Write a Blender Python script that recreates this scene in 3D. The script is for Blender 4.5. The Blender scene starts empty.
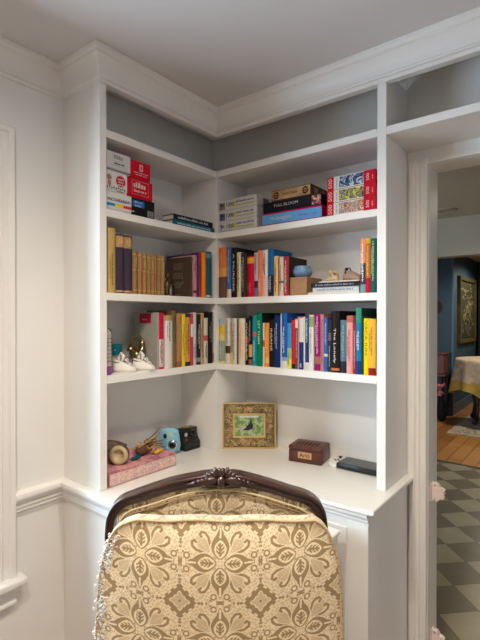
import bpy, bmesh, math, random
import numpy as np
from mathutils import Vector, Matrix
random.seed(7)
S = bpy.context.scene
COL = S.collection
PI = math.pi

# ------------------------------------------------------------------ materials
def mat(name, col, rough=.5, metal=0, noise=0, nscale=20, bump=0, bscale=200, coat=0, emit=None, es=0, col2=None, spec=None):
    m = bpy.data.materials.new(name); m.use_nodes = True
    nt = m.node_tree; b = nt.nodes['Principled BSDF']
    b.inputs['Base Color'].default_value = (*col, 1)
    b.inputs['Roughness'].default_value = rough
    b.inputs['Metallic'].default_value = metal
    if spec is not None: b.inputs['Specular IOR Level'].default_value = spec
    if coat: b.inputs['Coat Weight'].default_value = coat
    if emit:
        b.inputs['Emission Color'].default_value = (*emit, 1); b.inputs['Emission Strength'].default_value = es
    tc = nt.nodes.new('ShaderNodeTexCoord')
    if noise or col2:
        n = nt.nodes.new('ShaderNodeTexNoise'); n.inputs['Scale'].default_value = nscale; n.inputs['Detail'].default_value = 4
        nt.links.new(tc.outputs['Object'], n.inputs['Vector'])
        mx = nt.nodes.new('ShaderNodeMix'); mx.data_type = 'RGBA'
        c2 = col2 if col2 else tuple(max(0, c * (1 - noise)) for c in col)
        mx.inputs[6].default_value = (*col, 1); mx.inputs[7].default_value = (*c2, 1)
        r = nt.nodes.new('ShaderNodeMapRange'); r.inputs[1].default_value = .35; r.inputs[2].default_value = .65
        nt.links.new(n.outputs['Fac'], r.inputs[0]); nt.links.new(r.outputs[0], mx.inputs[0])
        nt.links.new(mx.outputs[2], b.inputs['Base Color'])
    if bump:
        n = nt.nodes.new('ShaderNodeTexNoise'); n.inputs['Scale'].default_value = bscale
        nt.links.new(tc.outputs['Object'], n.inputs['Vector'])
        bp = nt.nodes.new('ShaderNodeBump'); bp.inputs['Strength'].default_value = bump; bp.inputs['Distance'].default_value = .002
        nt.links.new(n.outputs['Fac'], bp.inputs['Height']); nt.links.new(bp.outputs[0], b.inputs['Normal'])
    return m

def voro(name, cols, scale, rough=.45):
    m = mat(name, cols[0], rough); nt = m.node_tree; b = nt.nodes['Principled BSDF']
    tc = nt.nodes['Texture Coordinate']
    n = nt.nodes.new('ShaderNodeTexNoise'); n.inputs['Scale'].default_value = scale; n.inputs['Detail'].default_value = 3; n.inputs['Distortion'].default_value = .8
    r = nt.nodes.new('ShaderNodeValToRGB'); cr = r.color_ramp; cr.interpolation = 'CONSTANT' if len(cols) > 3 else 'LINEAR'
    k = len(cols)
    while len(cr.elements) < k: cr.elements.new(.5)
    for i, c in enumerate(cols):
        cr.elements[i].position = 0 if i == 0 else .36 + .3 * i / k; cr.elements[i].color = (*c, 1)
    nt.links.new(tc.outputs['Object'], n.inputs['Vector']); nt.links.new(n.outputs['Fac'], r.inputs[0]); nt.links.new(r.outputs[0], b.inputs['Base Color'])
    return m

_cm = {}
def cmat(col, rough=.5):
    k = (tuple(round(c, 3) for c in col), rough)
    if k not in _cm:
        _cm[k] = mat('paint_%d' % len(_cm), tuple(c*.9 for c in col), rough, noise=.08, nscale=60, spec=.10)
    return _cm[k]

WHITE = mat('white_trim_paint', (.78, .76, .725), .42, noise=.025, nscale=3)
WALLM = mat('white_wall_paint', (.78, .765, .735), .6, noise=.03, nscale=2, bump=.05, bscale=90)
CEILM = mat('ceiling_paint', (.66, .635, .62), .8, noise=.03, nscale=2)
COUNT = mat('countertop_paint', (.78, .76, .715), .3, noise=.02, nscale=4)
PAGES = mat('paper_pages', (.70, .62, .48), .8, noise=.15, nscale=300)
WOOD = mat('carved_walnut', (.048, .017, .011), .28, noise=.45, nscale=35, coat=.3)
GOLD = mat('gilt', (.70, .52, .24), .4, metal=.6, noise=.35, nscale=60)
BRASS = mat('brass', (.55, .42, .20), .28, metal=1, noise=.3, nscale=30)
BLACK = mat('black_plastic', (.012, .012, .013), .35)
CREAMP = mat('cream_cord', (.62, .47, .27), .8, noise=.3, nscale=400)

# ------------------------------------------------------------------ mesh building
class MB:
    def __init__(s): s.bm = bmesh.new(); s.mi = 0
    def _new(s, vs, fs):
        v = [s.bm.verts.new(p) for p in vs]
        out = []
        for f in fs:
            try: fc = s.bm.faces.new([v[i] for i in f])
            except ValueError: continue
            fc.material_index = s.mi; out.append(fc)
        return v, out
    def box(s, x0, x1, y0, y1, z0, z1, bev=0, M=None, seg=1):
        vs = [Vector(p) for p in ((x0,y0,z0),(x1,y0,z0),(x1,y1,z0),(x0,y1,z0),(x0,y0,z1),(x1,y0,z1),(x1,y1,z1),(x0,y1,z1))]
        if M: vs = [M @ p for p in vs]
        v, f = s._new(vs, [(0,3,2,1),(4,5,6,7),(0,1,5,4),(1,2,6,5),(2,3,7,6),(3,0,4,7)])
        if bev:
            es = list({e for q in f for e in q.edges})
            bmesh.ops.bevel(s.bm, geom=es, offset=bev, segments=seg, affect='EDGES', profile=.5)
        return s
    def prism(s, pts, z0, z1, M=None):            # polygon in xy, extruded in z
        n = len(pts)
        vs = [Vector((p[0], p[1], z0)) for p in pts] + [Vector((p[0], p[1], z1)) for p in pts]
        if M: vs = [M @ p for p in vs]
        s._new(vs, [tuple(range(n))[::-1], tuple(range(n, 2*n))] + [(i, (i+1) % n, n+(i+1) % n, n+i) for i in range(n)])
        return s
    def tube(s, pts, r, n=8, closed=False):
        P = [Vector(p) for p in pts]; k = len(P)
        rr = r if isinstance(r, (list, tuple)) else [r]*k
        rings = []; up = Vector((0.13, .21, 1)).normalized(); vs = []; fs = []
        for i in range(k):
            a = P[(i-1) % k] if (closed or i > 0) else P[i]; b = P[(i+1) % k] if (closed or i < k-1) else P[i]
            t = (b-a).normalized(); u = t.cross(up)
            if u.length < .05: u = t.cross(Vector((1, 0, 0)))
            u.normalize(); w = t.cross(u)
            for j in range(n):
                an = 2*PI*j/n; vs.append(P[i] + (u*math.cos(an) + w*math.sin(an))*rr[i])
        m = k if closed else k-1
        for i in range(m):
            for j in range(n):
                a, b = i*n+j, i*n+(j+1) % n; c, d = ((i+1) % k)*n+(j+1) % n, ((i+1) % k)*n+j
                fs.append((a, b, c, d))
        if not closed: fs += [tuple(range(n))[::-1], tuple((k-1)*n+j for j in range(n))]
        s._new(vs, fs); return s
    def lathe(s, prof, n=24, M=None):             # (radius, z) pairs about z
        vs = []; fs = []; k = len(prof)
        for r, z in prof:
            for j in range(n):
                p = Vector((max(r, 1e-5)*math.cos(2*PI*j/n), max(r, 1e-5)*math.sin(2*PI*j/n), z)); vs.append(M @ p if M else p)
        for i in range(k-1):
            for j in range(n): fs.append((i*n+j, i*n+(j+1) % n, (i+1)*n+(j+1) % n, (i+1)*n+j))
        fs += [tuple(range(n))[::-1], tuple((k-1)*n+j for j in range(n))]
        s._new(vs, fs); return s
    def ball(s, c, r, n=12, M=None):              # r scalar or (rx,ry,rz)
        if not isinstance(r, (tuple, list)): r = (r, r, r)
        vs = []; fs = []; k = n//2+1
        for i in range(k+1):
            th = PI*i/k
            for j in range(n):
                p = Vector((r[0]*math.sin(th)*math.cos(2*PI*j/n) if 0 < i < k else 1e-5*math.cos(2*PI*j/n), r[1]*math.sin(th)*math.sin(2*PI*j/n) if 0 < i < k else 1e-5*math.sin(2*PI*j/n), -r[2]*math.cos(th)))
                if M: p = M @ p
                vs.append(p + Vector(c))
        for i in range(k):
            for j in range(n): fs.append((i*n+j, i*n+(j+1) % n, (i+1)*n+(j+1) % n, (i+1)*n+j))
        s._new(vs, fs); return s
    def sweep(s, path, prof):                     # path: (x,y) list; prof: (out,z); out to the right of travel, mitred
        P = [Vector(p) for p in path]; k = len(P); m = len(prof); vs = []; fs = []
        for i in range(k):
            d0 = (P[i]-P[i-1]).normalized() if i > 0 else (P[1]-P[0]).normalized()
            d1 = (P[i+1]-P[i]).normalized() if i < k-1 else d0
            n0 = Vector((d0.y, -d0.x)); n1 = Vector((d1.y, -d1.x)); b = n0+n1; b = b / b.dot(n0)
            for o, z in prof: vs.append((P[i].x+b.x*o, P[i].y+b.y*o, z))
        for i in range(k-1):
            for j in range(m): fs.append((i*m+j, i*m+(j+1) % m, (i+1)*m+(j+1) % m, (i+1)*m+j))
        fs += [tuple(range(m)), tuple((k-1)*m+j for j in range(m))[::-1]]
        s._new(vs, fs); return s
    def build(s, name, mats, parent=None, smooth=False, loc=None, rot=None, kind=None, label=None):
        bmesh.ops.recalc_face_normals(s.bm, faces=s.bm.faces)
        me = bpy.data.meshes.new(name); s.bm.to_mesh(me); s.bm.free()
        for m in (mats if isinstance(mats, (list, tuple)) else [mats]): me.materials.append(m)
        if smooth: me.polygons.foreach_set('use_smooth', [True]*len(me.polygons)); 
        o = bpy.data.objects.new(name, me); COL.objects.link(o)
        if smooth and smooth != 'all':
            try: me.set_sharp_from_angle(angle=math.radians(40))
            except Exception: pass
        if parent: o.parent = parent
        if loc: o.location = loc
        if rot: o.rotation_euler = rot
        if kind: o['kind'] = kind
        if label: o['label'] = label
        return o

def thing(name, label, cat, loc=(0, 0, 0), rz=0, group=None, rot=None):
    o = bpy.data.objects.new(name, None); COL.objects.link(o); o.empty_display_size = .03
    o.location = loc; o.rotation_euler = rot if rot else (0, 0, rz); o['label'] = label; o['category'] = cat
    if group: o['group'] = group
    return o
def tag(o, label, cat, group=None):
    o['label'] = label; o['category'] = cat
    if group: o['group'] = group
    return o
def st(mb, name, m, **k): return mb.build(name, m, kind='structure', **k)

def text_part(body, size, m, parent, M, width=None, name='lettering', depth=.0003):
    c = bpy.data.curves.new('t', 'FONT'); c.body = body; c.size = size; c.align_x = 'CENTER'; c.align_y = 'CENTER'; c.extrude = depth; c.resolution_u = 3
    o = bpy.data.objects.new('t', c); COL.objects.link(o); bpy.context.view_layer.update()
    me = bpy.data.meshes.new_from_object(o.evaluated_get(bpy.context.evaluated_depsgraph_get()))
    bpy.data.objects.remove(o); bpy.data.curves.remove(c)
    if width:
        xs = [v.co.x for v in me.vertices]; w = max(xs)-min(xs)
        me.transform(Matrix.Scale(width/w, 4, (1, 0, 0)))
    me.transform(M); me.materials.clear(); me.materials.append(m); me.name = name
    p = bpy.data.objects.new(name, me); COL.objects.link(p); p.parent = parent
    return p
def dashes(mb, L, H, M, rnd=random, gap=.25):      # rows of worn illegible print, as small raised blocks; M maps local x along the line, y up
    x = -L/2
    while x < L/2:
        n = rnd.randint(2, 7)
        for i in range(n):
            w = H*rnd.uniform(.35, .6)
            if x+w > L/2: break
            h = H*rnd.choice((.68, .75, 1))
            mb.box(x, x+w, -H/2, -H/2+h, 0, .0003, M=M); x += w+H*.16
        x += H*.45
FRONT = Matrix(((1, 0, 0, 0), (0, 0, -1, 0), (0, 1, 0, 0), (0, 0, 0, 1)))     # text lying on the plane facing -y
DOWN = Matrix(((0, 1, 0, 0), (0, 0, -1, 0), (-1, 0, 0, 0), (0, 0, 0, 1)))     # spine text running downwards, facing -y
def T(x, y, z): return Matrix.Translation((x, y, z))

# ------------------------------------------------------------------ dimensions (metres), inner corner of the shelf fronts is x=0,y=0
ZC = .76; D = .229; CE = 2.32
L1o, L1i, L2i, L2o = -.6265, -.5972, .7628, .796
SH = ((2.0251, 2.0537), (1.7413, 1.7682), (1.4396, 1.4676), (1.1381, 1.1664))
ZT = 2.21
WL = -.235; WB = .235
RX, RY = 2.9, -3.9        # far right wall, wall behind the camera
DX0, DX1, DZ = .874, 1.68, 1.964   # doorway
# ------------------------------------------------------------------ room shell
def plank_floor():
    m = mat('oak_boards', (.30, .13, .045), .35); nt = m.node_tree; b = nt.nodes['Principled BSDF']; tc = nt.nodes['Texture Coordinate']
    mp = nt.nodes.new('ShaderNodeMapping'); mp.inputs['Rotation'].default_value = (0, 0, PI/2)
    br = nt.nodes.new('ShaderNodeTexBrick'); br.inputs['Scale'].default_value = 1; br.inputs['Brick Width'].default_value = .9; br.inputs['Row Height'].default_value = .13
    br.inputs['Color1'].default_value = (.46, .21, .055, 1); br.inputs['Color2'].default_value = (.30, .125, .035, 1); br.inputs['Mortar'].default_value = (.12, .05, .02, 1); br.inputs['Mortar Size'].default_value = .004
    nt.links.new(tc.outputs['Object'], mp.inputs[0]); nt.links.new(mp.outputs[0], br.inputs['Vector']); nt.links.new(br.outputs['Color'], b.inputs['Base Color'])
    return m
def tile_floor():
    m = mat('checker_tiles', (.3, .27, .2), .28); nt = m.node_tree; b = nt.nodes['Principled BSDF']; tc = nt.nodes['Texture Coordinate']
    mp = nt.nodes.new('ShaderNodeMapping'); mp.inputs['Rotation'].default_value = (0, 0, PI/4)
    # tile corner (0.955, 0.775) -> rotate by 45 degrees
    s = .2015; cx = .955*math.cos(PI/4)-.775*math.sin(PI/4); cy = .955*math.sin(PI/4)+.775*math.cos(PI/4)
    mp.inputs['Location'].default_value = (-cx, -cy, 0.02)
    ck = nt.nodes.new('ShaderNodeTexChecker'); ck.inputs['Scale'].default_value = 1/s
    ck.inputs['Color1'].default_value = (.36, .315, .215, 1); ck.inputs['Color2'].default_value = (.165, .137, .09, 1)
    n = nt.nodes.new('ShaderNodeTexNoise'); n.inputs['Scale'].default_value = 9; n.inputs['Detail'].default_value = 5
    mx = nt.nodes.new('ShaderNodeMix'); mx.data_type = 'RGBA'; mx.blend_type = 'MULTIPLY'; mx.inputs[0].default_value = .35
    nt.links.new(tc.outputs['Object'], mp.inputs[0]); nt.links.new(mp.outputs[0], ck.inputs['Vector']); nt.links.new(tc.outputs['Object'], n.inputs['Vector'])
    nt.links.new(ck.outputs['Color'], mx.inputs[6]); nt.links.new(n.outputs['Fac'], mx.inputs[7])
    # grout: brick with no offset
    br = nt.nodes.new('ShaderNodeTexBrick'); br.offset = 0; br.inputs['Scale'].default_value = 1; br.inputs['Brick Width'].default_value = s; br.inputs['Row Height'].default_value = s; br.inputs['Mortar Size'].default_value = .0016
    br.inputs['Color1'].default_value = (1, 1, 1, 1); br.inputs['Color2'].default_value = (1, 1, 1, 1); br.inputs['Mortar'].default_value = (.35, .3, .25, 1)
    nt.links.new(mp.outputs[0], br.inputs['Vector'])
    m2 = nt.nodes.new('ShaderNodeMix'); m2.data_type = 'RGBA'; m2.blend_type = 'MULTIPLY'; m2.inputs[0].default_value = 1
    nt.links.new(mx.outputs[2], m2.inputs[6]); nt.links.new(br.outputs['Color'], m2.inputs[7]); nt.links.new(m2.outputs[2], b.inputs['Base Color'])
    return m
TILE = tile_floor(); OAK = plank_floor()
st(MB().box(WL, RX, RY, WB, -.05, 0), 'floor', mat('room_floor_oak', (.33, .17, .08), .4, noise=.3, nscale=6))
st(MB().box(-1.2, RX, WB, 3.0, -.05, 0), 'floor', TILE)
st(MB().box(-1.2, RX, 3.0, 7.2, -.05, 0), 'floor', OAK)
st(MB().box(-1.2, RX, 2.985, 3.015, 0, .006), 'trim_1', mat('threshold_dark', (.05, .035, .025), .5))
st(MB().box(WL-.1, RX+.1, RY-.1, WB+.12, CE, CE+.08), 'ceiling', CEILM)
KCE = mat('kitchen_ceiling_paint', (.50, .44, .34), .8)
st(MB().box(-1.3, RX+.1, WB+.12, 7.3, CE, CE+.08), 'ceiling', KCE)
# left wall with the window opening y -1.75..-.91 , z .46..2.0
WY0, WY1, WZ0, WZ1 = -1.80, -.905, .47, 1.955
m = MB(); m.box(WL-.12, WL, RY, WY0, 0, CE); m.box(WL-.12, WL, WY1, WB, 0, CE); m.box(WL-.12, WL, WY0, WY1, 0, WZ0); m.box(WL-.12, WL, WY0, WY1, WZ1, CE)
st(m, 'wall_left', WALLM)
# back wall with doorway
m = MB(); m.box(WL, DX0, WB, WB+.12, 0, CE); m.box(DX1, RX, WB, WB+.12, 0, CE); m.box(DX0, DX1, WB, WB+.12, DZ, CE)
st(m, 'wall_back', WALLM)
st(MB().box(RX, RX+.1, RY, WB, 0, CE), 'wall_right', WALLM)
st(MB().box(WL-.12, RX+.1, RY-.1, RY, 0, CE), 'wall_front', WALLM)
# kitchen and dining room beyond
KW = mat('kitchen_wall_paint', (.55, .48, .36), .7); TEAL = mat('teal_wall_paint', (.038, .083, .125), .5, noise=.15, nscale=5)
st(MB().box(-1.3, -1.2, WB, 3.0, 0, CE), 'wall_kitchen_left', KW)
st(MB().box(RX, RX+.1, WB+.12, 3.0, 0, CE), 'wall_kitchen_right', KW)
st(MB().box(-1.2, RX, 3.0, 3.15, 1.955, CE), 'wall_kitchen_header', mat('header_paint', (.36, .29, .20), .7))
st(MB().box(-1.3, -.184, 5.2, 7.2, 0, CE), 'wall_dining_jog', TEAL)
st(MB().box(-.184, RX, 6.95, 7.05, 0, CE), 'wall_dining_back', TEAL)
st(MB().box(-1.3, -1.2, 3.0, 5.2, 0, CE), 'wall_dining_left', TEAL)
st(MB().box(RX, RX+.1, 3.0, 7.05, 0, CE), 'wall_dining_right', TEAL)
TT = mat('teal_trim_paint', (.06, .13, .20), .4)
m = MB(); m.box(-.19, -.165, 5.19, 5.215, 0, CE)                 # corner bead
st(m, 'trim_2', TT)
m = MB(); m.box(-.184, -.168, 5.2, 6.95, 0, .14); st(m, 'baseboard_dining', TT)

# crown moulding, swept round the room corner and bookcases
crown = [(0, ZT), (.006, ZT), (.007, ZT+.012), (.013, ZT+.015), (.014, ZT+.022), (.010, ZT+.026), (.012, ZT+.040), (.018, ZT+.055), (.027, ZT+.068), (.037, ZT+.078), (.040, ZT+.080), (.040, ZT+.088), (.045, ZT+.092), (.048, ZT+.098), (.048, CE), (0, CE)]
m = MB(); m.sweep([(WL, RY), (WL, L1o), (0, L1o), (0, 0), (RX, 0)], crown); st(m, 'trim_3', WHITE, smooth=True)
# chair rail on the left wall and the side of the desk base
rail = [(0, .672), (.004, .672), (.006, .684), (.012, .690), (.012, .702), (.018, .706), (.018, .716), (.024, .722), (.027, .730), (.032, .736), (.034, .746), (.031, .756), (.024, .760), (0, .760)]
m = MB(); m.sweep([(WL, -.825), (WL, L1o), (.165, L1o)], [(o, z-.0005) for o, z in rail]); st(m, 'trim_4', WHITE, smooth=True)
m = MB(); m.box(WL, WL+.014, RY, L1o, 0, .12, bev=.003); st(m, 'baseboard_left', WHITE)

# ------------------------------------------------------------------ window on the left wall
casp = [(0, 0), (.0, .016), (.006, .019), (.012, .016), (.030, .016), (.036, .020), (.042, .016), (.060, .016), (.066, .024), (.080, .026), (.085, .020), (.085, 0)]   # (distance from opening, out)
def casing_v(m, y, sgn, x, z0, z1):   # vertical casing on a wall facing +x
    P = [(x+o, y+sgn*d) for d, o in casp]; m.prism(P, z0, z1)
m = MB(); vs = []; fs = []; n = len(casp)
for cyy, czz, sy, sz in ((WY0, WZ0, -1, 0), (WY0, WZ1, -1, 1), (WY1, WZ1, 1, 1), (WY1, WZ0, 1, 0)):
    for d, o in casp: vs.append((WL+o, cyy+sy*d, czz+sz*d))
for i in range(3):
    for j in range(n): fs.append((i*n+j, i*n+(j+1) % n, (i+1)*n+(j+1) % n, (i+1)*n+j))
m._new(vs, fs+[tuple(range(n)), tuple(range(3*n, 4*n))])
win = st(m, 'window_1', WHITE)
m = MB(); m.box(WL-.057, WL+.052, WY0-.115, WY1+.112, WZ0-.028, WZ0, bev=.008, seg=2); m.build('window_sill', WHITE, win)
m = MB(); m.box(WL, WL+.018, WY0-.085, WY1+.085, WZ0-.095, WZ0-.028, bev=.003); m.box(WL, WL+.026, WY0-.085, WY1+.085, WZ0-.095, WZ0-.078, bev=.004); m.build('apron', WHITE, win)
m = MB()
for y in (WY0, WY1-.04, (WY0+WY1)/2-.012): m.box(WL-.075, WL-.045, y, y+(.04 if y != (WY0+WY1)/2-.012 else .024), WZ0, WZ1)
for z in (WZ0, WZ1-.045, 1.20): m.box(WL-.075, WL-.045, WY0, WY1, z, z+.045)
m.build('sash', WHITE, win)
g = bpy.data.materials.new('window_glass'); g.use_nodes = True; nt = g.node_tree; nt.nodes.clear()
o_ = nt.nodes.new('ShaderNodeOutputMaterial'); tr = nt.nodes.new('ShaderNodeBsdfTransparent'); gl = nt.nodes.new('ShaderNodeBsdfGlossy'); gl.inputs['Roughness'].default_value = .02
mx = nt.nodes.new('ShaderNodeMixShader'); mx.inputs[0].default_value = .06; nt.links.new(tr.outputs[0], mx.inputs[1]); nt.links.new(gl.outputs[0], mx.inputs[2]); nt.links.new(mx.outputs[0], o_.inputs[0])
m = MB(); m.box(WL-.062, WL-.058, WY0, WY1, WZ0, WZ1); m.build('pane', g, win)

# ------------------------------------------------------------------ doorway casing and jambs
dcas = [(0, 0), (0, .020), (.003, .024), (.006, .024), (.009, .013), (.024, .013), (.027, .008), (.030, .013), (.042, .013), (.045, .020), (.052, .020), (.055, .013), (.066, .012), (.068, 0)]
m = MB(); m.prism([(DX0-d, WB-o) for d, o in dcas], 0, DZ+.017); m.prism([(DX1+d, WB-o) for d, o in dcas], 0, DZ+.017)
m.box(DX0, DX1, WB-.012, WB, DZ, DZ+.012); m.box(DX0, DX1, WB-.020, WB, DZ-.001, DZ+.004)
door = st(m, 'door_1', WHITE)
m = MB(); m.box(DX0, DX0+.002, WB, WB+.12, 0, DZ); m.box(DX1-.002, DX1, WB, WB+.12, 0, DZ); m.box(DX0, DX1, WB, WB+.12, DZ-.002, DZ); m.build('jamb', WHITE, door)

# gate brackets on the jamb
STEEL = mat('steel', (.3, .3, .3), .3, metal=1)
BRK = mat('white_bracket_plastic', (.74, .62, .56), .4)
for zc, lab in ((.699, 'upper white scalloped bracket fixed to the doorway jamb'), (.124, 'lower white scalloped bracket fixed to the doorway jamb near floor')):
    t = thing('gate_bracket', lab, 'bracket', (DX0+.003, .285, zc), 0, 'scalloped gate brackets on the door jamb')
    m = MB(); m.box(0, .004, -.035, .02, -.034, .034, bev=.002); m.build('mounting_plate', BRK, t)
    pts = [(.003, -.033), (.024, -.035), (.032, -.024), (.046, -.022), (.049, -.012), (.044, -.009), (.050, .000), (.044, .005), (.050, .012), (.040, .018), (.032, .019), (.024, .034), (.003, .034)]
    m = MB(); m.prism(pts, -.006, .014, M=Matrix(((1, 0, 0, 0), (0, 0, 1, -.012), (0, 1, 0, 0), (0, 0, 0, 1)))); 
    for k in range(4): m.box(.006, .044, -.020, -.017, -.018+k*.011, -.014+k*.011, bev=.001)
    m.build('scalloped_hook', BRK, t)
    for zz in (-.028, .026): MB().lathe([(.0028, 0), (.0028, .0016), (.001, .002)], 10, M=Matrix(((1, 0, 0, .014), (0, 0, -1, -.018), (0, 1, 0, zz), (0, 0, 0, 1)))).build('screw', STEEL, t)

# ------------------------------------------------------------------ built-in bookcases
GB = 'built-in white bookcase units'
t = thing('bookcase', 'left wing of the white built-in bookcase, nearest the window wall', 'bookcase', (-D, L1o, ZC+.0005), 0, GB)
def W(m, x, y, z): m.bm.transform(Matrix.Translation((-x, -y, -z))); return m
lx, ly, lz = -D, L1o, ZC+.0005
def lp(m, name, **k): W(m, lx, ly, lz); return m.build(name, WHITE, t, **k)
z0 = ZC+.0005
lp(MB().box(-D, 0, L1o, L1i, z0, CE-.0065, bev=.0012), 'side_panel')
lp(MB().box(-D-.006, -D, L1o, .0, z0, CE-.001), 'back_panel')
lp(MB().box(-D, 0, 0, .018, z0, SH[0][0]), 'corner_panel')
for i, (a, b) in enumerate(SH): lp(MB().box(-D, -.0005, L1i, D if i == 0 else -.0003, a, b, bev=.0012), 'shelf')
lp(MB().box(-.022, 0, L1i, -.0, ZT, CE-.001), 'fascia'); lp(MB().box(-D, -.022, L1i, D, CE-.006, CE-.001), 'top_panel')
t = thing('bookcase', 'right wing of the white built-in bookcase, beside the doorway', 'bookcase', (0, 0, ZC+.0005), 0, GB)
lx, ly, lz = 0, 0, ZC+.0005
lp(MB().box(L2i, L2o, 0, D, z0, ZT+.05, bev=.0012), 'side_panel')
lp(MB().box(-D, L2o, D, D+.006, z0, CE-.001), 'back_panel')
lp(MB().box(-.018, 0, 0.0181, D, z0, SH[0][0]), 'corner_panel')
for a, b in SH: lp(MB().box(.0003, L2i, 0.0005, D, a, b, bev=.0012), 'shelf')
lp(MB().box(0, L2i, 0, .022, ZT, CE-.001), 'fascia'); lp(MB().box(0, L2i, .022, D, CE-.006, CE-.001), 'top_panel')
t = thing('overdoor_cabinet', 'open white cabinet bridging the wall above the doorway', 'cabinet', (L2o, 0, SH[0][0]))
lx, ly, lz = L2o, 0, SH[0][0]
a, b = SH[0]
lp(MB().box(L2o+.0005, 1.80, 0.0005, D, a, b, bev=.0012), 'shelf')
lp(MB().box(L2o+.0005, 1.80, D, D+.006, a, CE-.001), 'back_panel'); lp(MB().box(1.77, 1.80, 0, D, b, CE-.0065), 'side_panel')
lp(MB().box(L2o+.0005, 1.80, 0, .022, ZT, CE-.001), 'fascia'); lp(MB().box(L2o+.0005, 1.77, .022, D, CE-.006, CE-.001), 'top_panel')
st(MB().box(1.80, RX, 0, WB, 0, CE), 'wall_right_return', WALLM)

# ------------------------------------------------------------------ desk base and top
BX, BY = .165, -.165
ctop = [(WL, -.655), (.185, -.655), (.185, -.50), (.46, -.187), (.8, -.187), (.826, -.187), (.826, WB), (WL, WB)]
def inset(m): return m
m = MB(); m.prism(ctop, ZC-.017, ZC)
es = [e for e in m.bm.edges if abs(e.verts[0].co.z-e.verts[1].co.z) < 1e-6]
bmesh.ops.bevel(m.bm, geom=es, offset=.006, segments=3, affect='EDGES', profile=.6)
o = m.build('countertop', COUNT, smooth=True); tag(o, 'white painted desk countertop wrapping the corner under the bookcase', 'countertop')
fold_old = [(0, ZC-.060), (.004, ZC-.060), (.005, ZC-.048), (.012, ZC-.044), (.012, ZC-.034), (.018, ZC-.031), (.018, ZC-.021), (0, ZC-.021)]
fold = [(0, ZC-.052), (.005, ZC-.052), (.008, ZC-.049), (.008, ZC-.041), (.002, ZC-.039), (.002, ZC-.0365), (.014, ZC-.036), (.0165, ZC-.033), (.0165, ZC-.025), (.014, ZC-.0225), (.004, ZC-.0215), (.004, ZC-.0175), (0, ZC-.0175)]
GC = 'white desk base cabinets'
t = thing('base_cabinet', 'left white base cabinet under the countertop, against the window wall', 'cabinet', (WL, L1o, 0), 0, GC)
lx, ly, lz = WL, L1o, 0
lp(MB().prism([(WL+.001, L1o), (BX, L1o), (BX, -.49), (-.02, -.3), (-.02, WB-.001), (WL+.001, WB-.001)], 0, ZC-.0175), 'body')
lp(MB().box(BX, BX+.016, L1o+.03, -.50, .10, ZC-.08, bev=.003), 'door')
t = thing('base_cabinet', 'right white base cabinet under the countertop, beside the doorway', 'cabinet', (BX, BY, 0), 0, GC)
lx, ly, lz = BX, BY, 0
lp(MB().prism([(-.019, -.3), (BX, -.488), (BX+.001, -.49), (.44, BY), (.801, BY), (.801, WB-.012), (-.019, WB-.012)], 0, ZC-.0175), 'body')
m = MB(); m.sweep([(.43, BY), (.801, BY)], fold); lp(m, 'moulding', smooth=True)
m = MB(); m.sweep([(.801, BY), (.801, WB-.03)], [(0, ZC-.03), (.010, ZC-.028), (.014, ZC-.0175), (0, ZC-.0175)]); lp(m, 'moulding', smooth=True)
lp(MB().box(.45, .726, BY-.004, BY, .10, ZC-.085, bev=.0015), 'door'); lp(MB().box(.7305, .801, BY-.004, BY, 0, ZC-.061, bev=.001), 'stile')

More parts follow.
